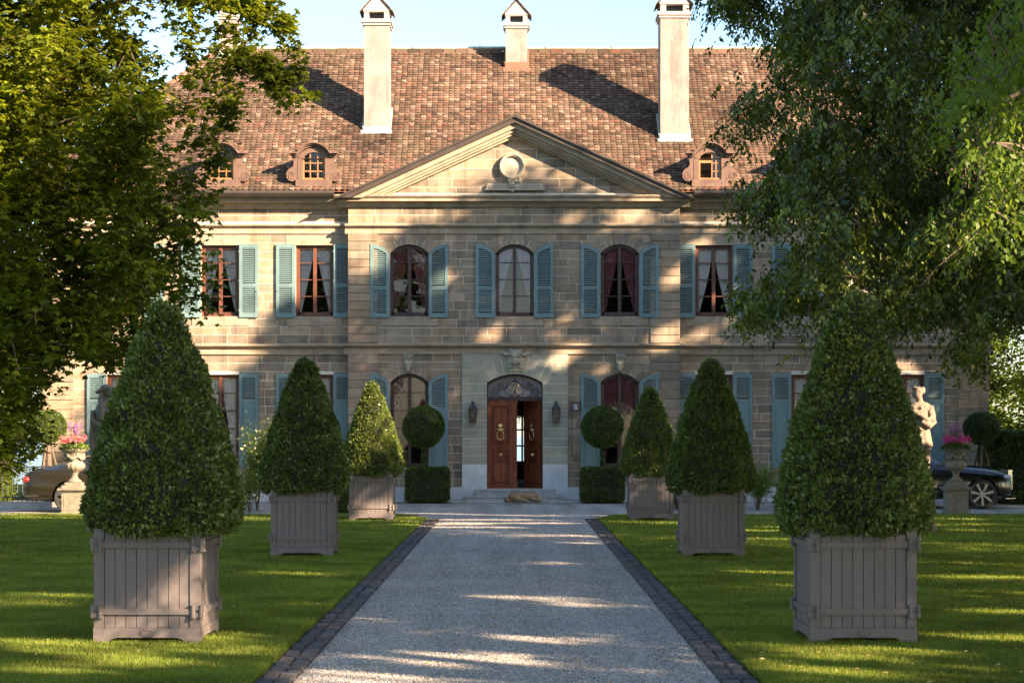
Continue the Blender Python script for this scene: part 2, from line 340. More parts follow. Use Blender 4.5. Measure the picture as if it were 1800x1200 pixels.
def empty(name, loc, rz=0.0):
    o = bpy.data.objects.new(name, None); C.objects.link(o); o.empty_display_size = 0.3
    o.location = loc; o.rotation_euler = (0, 0, rz)
    return o
def tag(o, label=None, cat=None, group=None, kind=None):
    if label: o['label'] = label
    if cat: o['category'] = cat
    if group: o['group'] = group
    if kind: o['kind'] = kind
    return o
def copy_tree(o, parent=None):
    c = o.copy(); C.objects.link(c)
    if parent is not None: c.parent = parent
    for ch in list(o.children): copy_tree(ch, c)
    return c
def quadmesh(name, V, mat, k=4, parent=None, origin=(0, 0, 0), extra=None):
    """V: (n*k,3) array of separate k-gons; extra=(verts, faces) appended"""
    V = np.asarray(V, dtype=np.float64); n = len(V) // k
    ev = np.zeros((0, 3)); ef = []
    if extra is not None: ev, ef = np.asarray(extra[0], dtype=np.float64), extra[1]
    allv = np.vstack([V, ev]) - np.array(origin)
    me = bpy.data.meshes.new(name)
    me.vertices.add(len(allv)); me.vertices.foreach_set('co', allv.astype(np.float32).ravel())
    loops = np.arange(n * k, dtype=np.int32); ls = np.arange(0, n * k, k, dtype=np.int32)
    if ef:
        el = np.concatenate([np.asarray(f) + n * k for f in ef]).astype(np.int32)
        cnt = np.array([len(f) for f in ef]); es = (n * k + np.concatenate([[0], np.cumsum(cnt)[:-1]])).astype(np.int32)
        loops = np.concatenate([loops, el]); ls = np.concatenate([ls, es])
    me.loops.add(len(loops)); me.loops.foreach_set('vertex_index', loops)
    me.polygons.add(len(ls)); me.polygons.foreach_set('loop_start', ls)
    me.update(calc_edges=True)
    me.materials.append(MAT[mat] if isinstance(mat, str) else mat)
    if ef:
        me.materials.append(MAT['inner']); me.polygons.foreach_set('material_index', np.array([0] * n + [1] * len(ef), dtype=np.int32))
    o = bpy.data.objects.new(name, me); C.objects.link(o)
    if parent is not None: o.parent = parent
    return o
def unit(a):
    return a / np.maximum(np.linalg.norm(a, axis=-1, keepdims=True), 1e-9)
def leafq(P, D, N, L, W, droop=0.12):
    """diamond leaves, one quad each"""
    D = unit(D); S = unit(np.cross(D, N)); Nn = np.cross(S, D)
    L = np.broadcast_to(np.asarray(L), (len(P),))[:, None]; W = np.broadcast_to(np.asarray(W), (len(P),))[:, None]
    a = P; b = P + D * L * 0.45 + S * W * 0.5 + Nn * L * 0.06; c = P + D * L - Nn * L * droop; d = P + D * L * 0.45 - S * W * 0.5 + Nn * L * 0.06
    return np.stack([a, b, c, d], 1).reshape(-1, 3)
def bake(o):
    dg = bpy.context.evaluated_depsgraph_get(); dg.update()
    me = bpy.data.meshes.new_from_object(o.evaluated_get(dg))
    o.modifiers.clear(); o.data = me
    return o
def remesh_build(mb, name, mat, parent, voxel=0.012, smooth_it=3, origin=None):
    o = mb.build(name, mat, parent, origin)
    md = o.modifiers.new('r', 'REMESH'); md.mode = 'VOXEL'; md.voxel_size = voxel
    sm = o.modifiers.new('s', 'SMOOTH'); sm.iterations = smooth_it; sm.factor = 0.5
    bake(o)
    o.data.polygons.foreach_set('use_smooth', [True] * len(o.data.polygons))
    return o
def vnoise(P, s, seed=0):
    """cheap smooth noise in [-1,1] from sines"""
    r = np.random.default_rng(seed); out = np.zeros(len(P))
    for k in range(6):
        d = r.normal(size=3); d /= np.linalg.norm(d); ph = r.uniform(0, 6.28)
        out += np.sin((P @ d) * s * (0.7 + 0.25 * k) + ph)
    return out / 3.2
# ------------------------------------------------------------------ setting
def X(px, Y): return (px - 905) / 3500 * Y
def Z(py, Y): return 1.7 + (765 - py) / 3500 * Y
YW, YC = 51.8, 51.5
g = MB(); g.add([(-400, -200, -0.06), (400, -200, -0.06), (400, 72, -0.06), (-400, 72, -0.06)], [(0, 1, 2, 3)])
tag(g.build('ground', 'turf'), kind='structure')
g = MB(); g.add([(-900, 72, -0.5), (900, 72, -0.5), (900, 2500, -0.5), (-900, 2500, -0.5)], [(0, 1, 2, 3)])
tag(g.build('lake', 'water'), kind='structure')
g = MB()
g.add([(-1.9, -6, -0.012), (1.8, -6, -0.012), (1.8, 41.5, -0.012), (-1.9, 41.5, -0.012)], [(0, 1, 2, 3)])
g.add([(-40, 41.0, -0.008), (40, 41.0, -0.008), (40, 53.0, -0.008), (-40, 53.0, -0.008)], [(0, 1, 2, 3)])
tag(g.build('gravel_drive', 'gravel'), kind='structure')
# loose stones on the drive, lit by the low sun
n = 60000
Yp = 1 / rng.uniform(1 / 44.0, 1 / 12.6, n); Xp = rng.uniform(-1.5, 1.42, n)
sz = rng.uniform(0.004, 0.009, n) * (0.8 + Yp / 60)
V = []
for k in range(4):
    a = k * PI / 2 + 0.3
    V.append(np.stack([Xp + sz * math.cos(a) * rng.uniform(0.7, 1.3, n), Yp + sz * math.sin(a) * rng.uniform(0.7, 1.3, n), np.full(n, -0.010)], 1))
top = np.stack([Xp + rng.normal(0, 0.001, n), Yp, -0.010 + sz * rng.uniform(0.7, 1.1, n)], 1)
T = np.concatenate([np.stack([V[k], V[(k + 1) % 4], top], 1) for k in range(4)]).reshape(-1, 3)
tag(quadmesh('gravel_stones', T, 'stonechip', k=3), kind='stuff', label='loose pale gravel stones on the drive', cat='gravel')

# lawns: raised sheet with a curved inner corner, edge 4 cm high
def lawn(sgn, xi, name, xo=40.0, ye=42.4):
    pts = [(sgn * xi, -6)]
    cy = 40.0
    pts.append((sgn * xi, cy - 0.4))
    for k in range(1, 13):
        t = k / 12 * PI / 2
        pts.append((sgn * (xi + 1.0 * (1 - math.cos(t))), cy - 0.4 + (ye - cy + 0.4) * math.sin(t)))
    pts += [(sgn * xo, ye + 0.0), (sgn * xo, -6)]
    m = MB(); m.prism(pts if sgn > 0 else pts, -0.06, 0.03, axis='z')
    o = m.build(name, 'turf'); tag(o, kind='structure')
    bm = bmesh.new(); bm.from_mesh(o.data); bmesh.ops.recalc_face_normals(bm, faces=bm.faces); bm.to_mesh(o.data); bm.free()
lawn(-1, 1.80, 'lawn'); lawn(1, 1.69, 'lawn')
def in_lawn(x, y):
    xi = np.where(x < 0, 1.80, 1.69); ax = np.abs(x)
    ok = (ax > xi + 0.01) & (y < 42.38)
    t = np.clip((y - 39.6) / 2.8, 0, 1)
    xe = xi + 1.0 * (1 - np.sqrt(np.clip(1 - t * t, 0, 1)))
    return ok & (ax > xe)
# grass blades (uncountable)
n = 900000
Yp = 1 / rng.uniform(1 / 42.6, 1 / 13.2, n) ** 1.0
Xp = rng.uniform(-1, 1, n) * (0.36 * Yp + 0.8)
k = in_lawn(Xp, Yp); Xp, Yp = Xp[k], Yp[k]; n = len(Xp)
clump = vnoise(np.stack([Xp, Yp, 0 * Xp], 1), 3.0, 3) * 0.5 + vnoise(np.stack([Xp, Yp, 0 * Xp], 1), 0.7, 4) * 0.4
h = rng.uniform(0.018, 0.042, n) * (1 + 0.3 * clump) ; wd = rng.uniform(0.0025, 0.005, n) * (0.5 + Yp / 18)
a = rng.uniform(0, 2 * PI, n); ln = rng.uniform(0.0, 0.9, n) * h; b = rng.uniform(0, 2 * PI, n)
base = np.stack([Xp, Yp, np.full(n, 0.028)], 1)
dx = np.stack([np.cos(a) * wd, np.sin(a) * wd, 0 * a], 1)
tip = base + np.stack([np.cos(b) * ln, np.sin(b) * ln, h], 1)
tag(quadmesh('grass', np.stack([base - dx, base + dx, tip], 1).reshape(-1, 3), 'grass', k=3), 'short mown green grass of the lawns', 'grass', kind='stuff')
# lawn edge tufts hanging over the setts
n = 16000
Ye = 1 / rng.uniform(1 / 40.5, 1 / 13.0, n); sd = rng.choice([-1, 1], n); xi = np.where(sd < 0, 1.80, 1.69)
base = np.stack([sd * (xi + rng.uniform(-0.0, 0.03, n)), Ye, rng.uniform(-0.01, 0.03, n)], 1)
h = rng.uniform(0.03, 0.07, n) * (1 + 0.6 * vnoise(np.stack([sd, Ye, 0 * Ye], 1), 4, 9)); wd = 0.003 * (0.5 + Ye / 18)
a = rng.uniform(0, 2 * PI, n); dx = np.stack([np.cos(a) * wd, np.sin(a) * wd, 0 * a], 1)
tip = base + np.stack([-sd * h * rng.uniform(0, 0.9, n), rng.normal(0, 0.3, n) * h, h * rng.uniform(0.3, 1, n)], 1)
tag(quadmesh('grass_edge', np.stack([base - dx, base + dx, tip], 1).reshape(-1, 3), 'grass', k=3), 'ragged grass fringe along the dark setts', 'grass', kind='stuff')
# dark setts
for sgn, x0, x1 in ((-1, 1.535, 1.80), (1, 1.425, 1.69)):
    m = MB(); m.box(min(sgn * x0, sgn * x1), max(sgn * x0, sgn * x1), -6, 40.6, -0.08, -0.004, 0)
    y = 9.0
    while y < 40.5:
        d = random.uniform(0.10, 0.14); x = x0 + random.uniform(-0.012, 0.008)
        for j in range(2):
            wv = random.uniform(0.118, 0.138); hh = 0.006 + random.uniform(0, 0.014)
            xa, xb = x + 0.004, x + wv - 0.004; ya, yb = y + 0.004, y + d - 0.004; e = 0.014
            if xb > x1: xb = x1
            lo = [(sgn * xa, ya, -0.02), (sgn * xb, ya, -0.02), (sgn * xb, yb, -0.02), (sgn * xa, yb, -0.02)]
            j1 = [random.uniform(-0.004, 0.004) for _ in range(4)]
            up = [(sgn * (xa + e), ya + e, hh + j1[0]), (sgn * (xb - e), ya + e, hh + j1[1]), (sgn * (xb - e), yb - e, hh + j1[2]), (sgn * (xa + e), yb - e, hh + j1[3])]
            fs = [(4, 5, 6, 7), (0, 1, 5, 4), (1, 2, 6, 5), (2, 3, 7, 6), (3, 0, 4, 7)]
            if sgn < 0: fs = [f[::-1] for f in fs]
            m.add(lo + up, fs, 1); x += wv
        y += d
    tag(m.build('path_edging', ['joint', 'sett']), kind='structure')
# fallen leaves
n = 1500
Yp = 1 / rng.uniform(1 / 42, 1 / 13.0, n); Xp = rng.uniform(-1, 1, n) * 0.26 * Yp
zz = np.where(in_lawn(Xp, Yp), 0.062, 0.004)
kk = (~in_lawn(Xp, Yp) & (rng.uniform(size=n) < 0.6)) | (in_lawn(Xp, Yp) & ((Xp > 0) | (rng.uniform(size=n) < 0.25)))
P = np.stack([Xp, Yp, zz], 1)[kk]; a = rng.uniform(0, 2 * PI, len(P))
tag(quadmesh('fallen_leaves', leafq(P, np.stack([np.cos(a), np.sin(a), 0.15 * rng.normal(size=len(P))], 1), np.tile([0, 0, 1.], (len(P), 1)) + 0.3 * rng.normal(size=(len(P), 3)), rng.uniform(0.02, 0.05, len(P)), 0.02), 'dry'),
    'small dry yellow leaves scattered over lawn and drive', 'fallen leaves', kind='stuff')

# ------------------------------------------------------------------ mansion
H = empty('mansion', (0, YW, 0)); ORI['mansion'] = (0, YW, 0)
tag(H, 'two-storey sandstone manor house with pediment, blue-green shutters and tiled roof', 'mansion')
XL, XR = X(78, YW), X(1736, YW)
BL, BR = X(612, YC), X(1195, YC)
def arc(cx, a, zs, rise, n=14, off=0.0):
    r = (a * a + rise * rise) / (2 * rise); zc = zs + rise - r; t = math.asin(min(1, a / r)); r += off
    return [(cx + r * math.sin(-t + 2 * t * i / n), zc + r * math.cos(-t + 2 * t * i / n)) for i in range(n + 1)]
ops_w = []; ops_c = []; wins = []
for i, px in enumerate((221, 387, 553, 1255, 1424, 1592)):
    for up in (1, 0):
        o = dict(cx=X(px, YW), a=0.49, z0=Z(556 if up else 820, YW), z1=Z(431 if up else 658, YW), rise=0, up=up, y=YW, i=i)
        ops_w.append(o); wins.append(o)
for i, px in enumerate((719.5, 904.5, 1089.5)):
    o = dict(cx=X(px, YC), a=0.5, z0=Z(556, YC), z1=Z(445, YC), rise=0.23, up=1, y=YC, i=10 + i); ops_c.append(o); wins.append(o)
    if i != 1:
        o = dict(cx=X(px, YC), a=0.5, z0=Z(822, YC), z1=Z(672, YC), rise=0.23, up=0, y=YC, i=10 + i); ops_c.append(o); wins.append(o)
DOOR = dict(cx=0.0, a=0.72, z0=0.33, z1=Z(673, YC), rise=0.23, up=0, y=YC); ops_c.append(DOOR)

def sheet(mb, y, x0, x1, z0, z1, ops, dep=0.26, mi=0):
    xs = sorted({x0, x1} | {o['cx'] - o['a'] for o in ops} | {o['cx'] + o['a'] for o in ops})
    zs = sorted({z0, z1} | {o['z0'] for o in ops} | {o['z1'] + o['rise'] for o in ops})
    for i in range(len(xs) - 1):
        for j in range(len(zs) - 1):
            mx, mz = (xs[i] + xs[i + 1]) / 2, (zs[j] + zs[j + 1]) / 2
            if any(abs(mx - o['cx']) < o['a'] and o['z0'] < mz < o['z1'] + o['rise'] for o in ops): continue
            mb.add([(xs[i], y, zs[j]), (xs[i + 1], y, zs[j]), (xs[i + 1], y, zs[j + 1]), (xs[i], y, zs[j + 1])], [(0, 1, 2, 3)], mi)
    for o in ops:
        l, r = o['cx'] - o['a'], o['cx'] + o['a']; b, t = o['z0'], o['z1']
        mb.add([(l, y, b), (l, y + dep, b), (l, y + dep, t), (l, y, t)], [(0, 1, 2, 3)], 2)
        mb.add([(r, y, b), (r, y + dep, b), (r, y + dep, t), (r, y, t)], [(3, 2, 1, 0)], 2)
        mb.add([(l, y, b), (r, y, b), (r, y + dep, b), (l, y + dep, b)], [(0, 1, 2, 3)], 2)
        if o['rise'] == 0:
            mb.add([(l, y, t), (r, y, t), (r, y + dep, t), (l, y + dep, t)], [(3, 2, 1, 0)], 2)
        else:
            pa = arc(o['cx'], o['a'], t, o['rise']); T = t + o['rise']
            for k in range(len(pa) - 1):
                (xa, za), (xb, zb) = pa[k], pa[k + 1]
                mb.add([(xa, y, za), (xb, y, zb), (xb, y + dep, zb), (xa, y + dep, za)], [(3, 2, 1, 0)], 2)
                mb.add([(xa, y, za), (xb, y, zb), (xb, y, T), (xa, y, T)], [(0, 1, 2, 3)], mi)
def hw(o, z):
    """half width of an opening at height z"""
    if o['rise'] == 0 or z <= o['z1']: return o['a']
    a, rise = o['a'], o['rise']; r = (a * a + rise * rise) / (2 * rise); zc = o['z1'] + rise - r
    d = r * r - (z - zc) ** 2
    return math.sqrt(d) if d > 0 else 0
def rows_of(z0, z1, h=0.222):
    n = max(1, round((z1 - z0) / h)); e = [z0]
    for i in range(n): e.append(e[-1] + random.uniform(0.9, 1.1))
    k = (z1 - z0) / (e[-1] - z0); return [z0 + (q - z0) * k for q in e]
def ashlar(mb, y, x0, x1, z0, z1, ops=(), lo=0.35, hi=0.95, g=0.0065, pr=0.004, mi=1, rows=None, lim=None):
    rows = rows or rows_of(z0, z1)
    for j in range(len(rows) - 1):
        za, zb = rows[j], rows[j + 1]
        L0, L1 = (x0, x1) if lim is None else lim(za)
        if L1 - L0 < 0.1: continue
        ex = sorted((o['cx'] - hw(o, za), o['cx'] + hw(o, za)) for o in ops if o['z0'] < zb - 0.03 and o['z1'] + o['rise'] > za + 0.03 and hw(o, za) > 0.01)
        iv = []; c = L0
        for a, b in ex:
            if a > c: iv.append((c, a))
            c = max(c, b)
        if c < L1: iv.append((c, L1))
        for a, b in iv:
            x = a
            while x < b - 0.01:
                w_ = random.uniform(lo, hi)
                if b - x - w_ < lo * 0.7: w_ = b - x
                w_ = min(w_, b - x)
                p = pr + random.uniform(0, 0.002)
                gx = g if random.random() < 0.93 else g * 2.2
                A = (x + gx, x + w_ - g, za + g * random.uniform(0.6, 1.5), zb - g * random.uniform(0.6, 1.3))
                mb.add([(A[0], y - p, A[2]), (A[1], y - p, A[2]), (A[1], y - p, A[3]), (A[0], y - p, A[3]), (A[0], y, A[2]), (A[1], y, A[2]), (A[1], y, A[3]), (A[0], y, A[3])],
                       [(0, 1, 2, 3), (4, 5, 1, 0), (5, 6, 2, 1), (6, 7, 3, 2), (7, 4, 0, 3)], mi)
                x += w_
def rustic(mb, y, x0, x1, z0, z1, pr=0.05, h=0.225, g=0.012, mi=1, split=0.35):
    rows = rows_of(z0, z1, h)
    for j in range(len(rows) - 1):
        cuts = [x0, x1]
        if random.random() < split: cuts = [x0, x0 + (x1 - x0) * random.choice([0.35, 0.62]), x1]
        for k in range(len(cuts) - 1):
            a = cuts[k] + (0.003 if k else 0); b = cuts[k + 1]
            za, zb = rows[j] + g / 2, rows[j + 1] - g / 2; e = 0.008
            mb.add([(a, y, za), (b, y, za), (b, y, zb), (a, y, zb), (a, y - pr + e, za), (b, y - pr + e, za), (b, y - pr + e, zb), (a, y - pr + e, zb),
                    (a + e / 3, y - pr, za + e), (b - e / 3, y - pr, za + e), (b - e / 3, y - pr, zb - e), (a + e / 3, y - pr, zb - e)],
                   [(0, 1, 5, 4), (1, 2, 6, 5), (2, 3, 7, 6), (3, 0, 4, 7), (4, 5, 9, 8), (5, 6, 10, 9), (6, 7, 11, 10), (7, 4, 8, 11), (8, 9, 10, 11)], mi)
def voussoirs(mb, y, o, Ro, n=9, pr=0.006, mi=1, mort=0, key=0.0):
    a, rise, zs = o['a'], o['rise'], o['z1']
    r = (a * a + rise * rise) / (2 * rise); zc = zs + rise - r; t = math.asin(a / r) * 1.04
    q = n
    for k in range(q):
        t0 = -t + 2 * t * k / q; t1 = -t + 2 * t * (k + 1) / q
        ro = r + Ro * (1.0 if k % 2 else 0.86)
        if key and k == q // 2: ro = r + Ro + key
        for (gg, yy, m_) in ((0.0, y - pr + 0.0025, mort), (0.006, y - pr - 0.001, mi)):
            e0 = t0 + gg / r; e1 = t1 - gg / r
            pts = [(o['cx'] + rr * math.sin(e), zc + rr * math.cos(e)) for rr, e in ((r + 0.002, e0), (r + 0.002, (e0 + e1) / 2), (r + 0.002, e1), (ro - gg, e1), (ro - gg, e0))]
            mb.add([(p[0], yy, p[1]) for p in pts], [(4, 3, 2, 1, 0)], m_)

zt_w = Z(398, YW); zs0, zs1 = Z(622, YC), Z(603, YC)
fw = MB()
ZT = 7.86
for (a, b) in ((XL, BL), (BR, XR)):
    sheet(fw, YW, a, b, 0, ZT, [o for o in ops_w if a < o['cx'] < b])
sheet(fw, YC, BL, BR, 0, ZT + 0.1, ops_c, dep=0.26)
for x in (BL, BR):
    fw.add([(x, YC, 0), (x, YW, 0), (x, YW, ZT), (x, YC, ZT)], [(0, 1, 2, 3)], 2)
# plinth, blocks
zp = 0.36
QW = 52 / 67.6
for (a, b) in ((XL, BL), (BR, XR)):
    oo = [o for o in ops_w if a < o['cx'] < b]
    qa, qb = (a + QW, b) if a == XL else (a, b - QW)
    ashlar(fw, YW, qa, qb, zp, zs0, oo); ashlar(fw, YW, qa, qb, zs1, zt_w, oo)
    q0, q1 = (a, a + QW) if a == XL else (b - QW, b)
    rustic(fw, YW, q0 - 0.03 * (a == XL), q1 + 0.03 * (a != XL), zp, zs0, 0.05); rustic(fw, YW, q0 - 0.03 * (a == XL), q1 + 0.03 * (a != XL), zs1, zt_w, 0.05)
    ashlar(fw, YW, a, b, Z(390, YW), Z(368, YW), (), 0.7, 1.3, rows=[Z(390, YW), Z(379, YW), Z(368, YW)])
DS0, DS1 = X(812, YC), X(998, YC)
qa, qb = BL + 0.76, BR - 0.76
lowc = [o for o in ops_c if not o['up']]; upc = [o for o in ops_c if o['up']]
ashlar(fw, YC, qa, DS0, zp, zs0, lowc); ashlar(fw, YC, DS1, qb, zp, zs0, lowc)
ashlar(fw, YC, qa, qb, zs1, Z(410, YC), upc)
for (q0, q1) in ((BL, BL + 0.76), (BR - 0.76, BR)):
    rustic(fw, YC, q0, q1, zp, zs0); rustic(fw, YC, q0, q1, zs1, Z(410, YC))
ashlar(fw, YC, BL, BR, Z(393, YC), Z(362, YC), (), 0.5, 1.2, rows=[Z(393, YC), Z(378, YC), Z(362, YC)])
for o in upc: voussoirs(fw, YC, o, 0.34, 9)
for o in lowc[:-1]: voussoirs(fw, YC, o, 0.36, 7)
# stone sills and lintels
for o in ops_w + upc:
    s_ = 0.72; zt = o['z0']; zb = zt - 0.235
    fw.box(o['cx'] - s_, o['cx'] + s_, o['y'] - 0.028, o['y'] + 0.1, zb, zt, 2)
for o in ops_w:
    if o['up']: fw.box(o['cx'] - 0.74, o['cx'] + 0.74, o['y'] - 0.014, o['y'] + 0.1, o['z1'], o['z1'] + 0.26, 2)
for (a, b, y) in ((XL - 0.04, BL, YW), (BR, XR + 0.04, YW), (BL - 0.04, DS0, YC), (DS1, BR + 0.04, YC)):
    fw.box(a, b, y - 0.06, y + 0.1, -0.05, zp, 3)
fw.build('front_wall', ['mortar', 'stone', 'trim', 'marble'], H)
# side and rear walls with a garden door seen through the entrance
YB = 62.6
for x in (XL, XR):
    m = MB(); m.box(x - 0.0 if x < 0 else x - 0.3, x + 0.3 if x < 0 else x, YW + 0.002, YB, 0, ZT); m.build('side_wall', 'stone', H)
m = MB()
m.box(XL + 0.3, -0.8, YB - 0.3, YB, 0, ZT); m.box(0.8, XR - 0.3, YB - 0.3, YB, 0, ZT); m.box(-0.8, 0.8, YB - 0.3, YB, 2.35, ZT)
m.build('rear_wall', 'wallp', H)
m = MB()
for x in (-0.8, -0.3, 0.2, 0.74): m.box(x, x + 0.06, YB - 0.2, YB - 0.14, 0.3, 2.35)
for z in (0.85, 1.35, 1.85, 2.3): m.box(-0.74, 0.74, YB - 0.19, YB - 0.15, z, z + 0.05)
m.box(-0.74, 0.74, YB - 0.19, YB - 0.15, 0.3, 0.85)
m.build('garden_door', 'frame_dark', H)
# rooms
m = MB()
m.box(XL + 0.35, XR - 0.35, YW + 0.3, YB - 0.35, 3.75, 3.85); m.box(XL + 0.35, XR - 0.35, YW + 0.3, YB - 0.35, 0.2, 0.32); m.box(XL + 0.35, XR - 0.35, YW + 0.3, YB - 0.35, 7.2, 7.3)
m.box(XL + 0.35, -1.4, 56.5, 56.6, 0.32, 7.2); m.box(1.4, XR - 0.35, 56.5, 56.6, 0.32, 7.2); m.box(-1.4, 1.4, 56.5, 56.6, 3.85, 7.2)
for x in (-1.45, 1.4): m.box(x, x + 0.05, YC + 0.3, YB - 0.35, 0.32, 3.75)
for x in (-8.7, -6.3, -4.5, 4.5, 6.4, 8.8): m.box(x, x + 0.1, YW + 0.31, 56.5, 0.32, 7.2)
m.build('interior_wall', 'inside', H)

# mouldings: profile (y,z) swept along x
def mould(mb, prof, x0, x1, y, mi=0):
    mb.prism([(y + a, z) for a, z in prof], x0, x1, axis='x', mi=mi)
def courseprof(z0, z1, p):
    h = z1 - z0
    return [(0.02, z0), (-p * 0.35, z0), (-p * 0.35, z0 + h * 0.18), (-p * 0.15, z0 + h * 0.24), (-p * 0.15, z0 + h * 0.5), (-p * 0.5, z0 + h * 0.62), (-p * 0.9, z0 + h * 0.72), (-p, z0 + h * 0.78), (-p, z0 + h * 0.94), (0.02, z1)]
m = MB()
mould(m, courseprof(zs0, zs1, 0.15), XL - 0.12, BL - 0.1, YW); mould(m, courseprof(zs0, zs1, 0.15), BR + 0.1, XR + 0.12, YW)
mould(m, courseprof(zs0, zs1, 0.16), BL - 0.1, BR + 0.1, YC)
m.build('string_course', 'trim', H)
m = MB()
for (a, b, y) in ((XL - 0.1, BL - 0.08, YW), (BR + 0.08, XR + 0.1, YW), (BL - 0.08, BR + 0.08, YC)):
    mould(m, courseprof(Z(411, y), Z(393, y), 0.12), a, b, y)
m.build('architrave', 'trim', H)
def corn(z0, z1, p):
    h = z1 - z0
    return [(0.02, z0), (-p * 0.2, z0), (-p * 0.22, z0 + h * 0.12), (-p * 0.35, z0 + h * 0.3), (-p * 0.4, z0 + h * 0.42), (-p * 0.8, z0 + h * 0.45), (-p * 0.8, z0 + h * 0.68), (-p * 0.86, z0 + h * 0.72), (-p, z0 + h * 0.9), (-p, z1), (0.02, z1)]
m = MB()
for (a, b) in ((XL - 0.35, BL), (BR, XR + 0.35)):
    mould(m, corn(Z(368, YW), Z(344, YW), 0.42), a, b, YW)
mould(m, corn(Z(364, YC), Z(345, YC), 0.34), BL - 0.26, BR + 0.26, YC)
m.build('cornice', 'trim', H)
# gutters on the wings
for (a, b) in ((XL - 0.5, BL - 0.35), (BR + 0.35, XR + 0.5)):
    m = MB(); zc = 7.90
    pr = [(-0.42, zc + 0.1), (-0.6, zc + 0.1), (-0.61, zc + 0.03), (-0.57, zc - 0.03), (-0.49, zc - 0.06), (-0.42, zc - 0.06), (-0.02, zc - 0.09), (-0.02, zc + 0.1)]
    mould(m, pr, a, b, YW); m.build('gutter', 'gutter', H)

# pediment
ap = Z(204, YC - 0.4); bz = Z(347, YC - 0.4); hwid = 313 / 3500 * (YC - 0.4)
sl_ = (ap - bz) / hwid
def rake(mb, o0, o1, ya, yb, ext=0.0, mi=0):
    """gable band between vertical offsets o0<o1 below the apex line"""
    zc = bz - sl_ * ext; e0 = (ap - o0 - zc) / sl_; e1 = (ap - o1 - zc) / sl_
    poly = [(-e0, zc), (0, ap - o0), (e0, zc), (e1, zc), (0, ap - o1), (-e1, zc)]
    mb.prism([poly[0], poly[1], poly[4], poly[5]], ya, yb, mi=mi); mb.prism([poly[1], poly[2], poly[3], poly[4]], ya, yb, mi=mi)
m = MB()
bmz = Z(345, YC)
def tri_lim(za):
    d = (ap - 0.3 - za) / sl_
    return (-d, d)
nrow = rows_of(bmz, ap - 0.55, 0.225)
m.add([(-hwid, YC + 0.04, bmz - 0.1), (hwid, YC + 0.04, bmz - 0.1), (0, YC + 0.04, ap - 0.15)], [(0, 1, 2)], 0)
ashlar(m, YC + 0.04, 0, 0, bmz, ap - 0.5, rows=nrow, lim=tri_lim, lo=0.4, hi=1.0)
P = m.build('pediment', ['mortar', 'stone'], H)
m = MB()
rake(m, 0.17, 0.30, YC - 0.36, YC + 0.1); rake(m, 0.30, 0.38, YC - 0.27, YC + 0.1); rake(m, 0.38, 0.44, YC - 0.2, YC + 0.1); rake(m, 0.44, 0.50, YC - 0.10, YC + 0.1)
m.build('raking_cornice', 'trim', P)
m = MB(); rake(m, -0.01, 0.045, YC - 0.52, YC + 3, 0.05); rake(m, 0.045, 0.17, YC - 0.46, YC + 0.1, 0.02)
m.build('gable_roof_edge', 'gutter', P)
# medallion
m = MB(); mc = (X(900, YC), YC + 0.03, Z(293, YC))
def ring(mb, cx, y, cz, rx, rz, t, yd, n=36):
    for k in range(n):
        a0, a1 = 2 * PI * k / n, 2 * PI * (k + 1) / n
        vs = []
        for (s_, yy) in ((1.0, y), (1.0, y - yd * 0.6), (1 - t * 0.4, y - yd), (1 - t, y - yd * 0.75), (1 - t, y - yd * 0.3)):
            for a in (a0, a1): vs.append((cx + rx * s_ * math.cos(a), yy, cz + rz * s_ * math.sin(a)))
        mb.add(vs, [(2 * i, 2 * i + 1, 2 * i + 3, 2 * i + 2) for i in range(4)])
ring(m, mc[0], mc[1], mc[2], 0.34, 0.35, 0.26, 0.16)
pts = [(mc[0] + 0.27 * math.cos(2 * PI * k / 30), mc[1] - 0.05 - 0.0, mc[2] + 0.28 * math.sin(2 * PI * k / 30)) for k in range(30)]
m.add(pts + [(mc[0], mc[1] - 0.09, mc[2])], [((k + 1) % 30, k, 30) for k in range(30)])
m.build('medallion', 'carved', P, smooth=False)
m = MB(); lz = Z(333, YC)
m.prism([(-0.74, lz), (0.74, lz), (0.70, lz + 0.14), (-0.70, lz + 0.14)], YC - 0.08, YC + 0.04)
m.prism([(-0.78, lz - 0.03), (0.78, lz - 0.03), (0.78, lz), (-0.78, lz)], YC - 0.11, YC + 0.04)
for k in range(24):
    x = -0.66 + k * 0.056
    if abs(x) > 0.16: m.box(x, x + 0.02, YC - 0.1, YC - 0.06, lz + 0.02, lz + 0.12)
m.build('carved_ledge', 'carved', P)
m = MB()
for k in range(46):
    a = random.uniform(0, 2 * PI); rr = random.uniform(0, 1)
    m.ell((mc[0] + 0.0 + rr * 0.14 * math.cos(a), YC - 0.06 - 0.06 * (1 - rr), lz + 0.12 + rr * 0.18 * math.sin(a) ), (0.032, 0.04, 0.032), 7, 5)
for s_ in (-1, 1): m.ell((s_ * 0.13, YC - 0.06, lz + 0.2), (0.05, 0.05, 0.09), 8, 6)
m.build('carved_garland', 'carved', P, smooth=True)

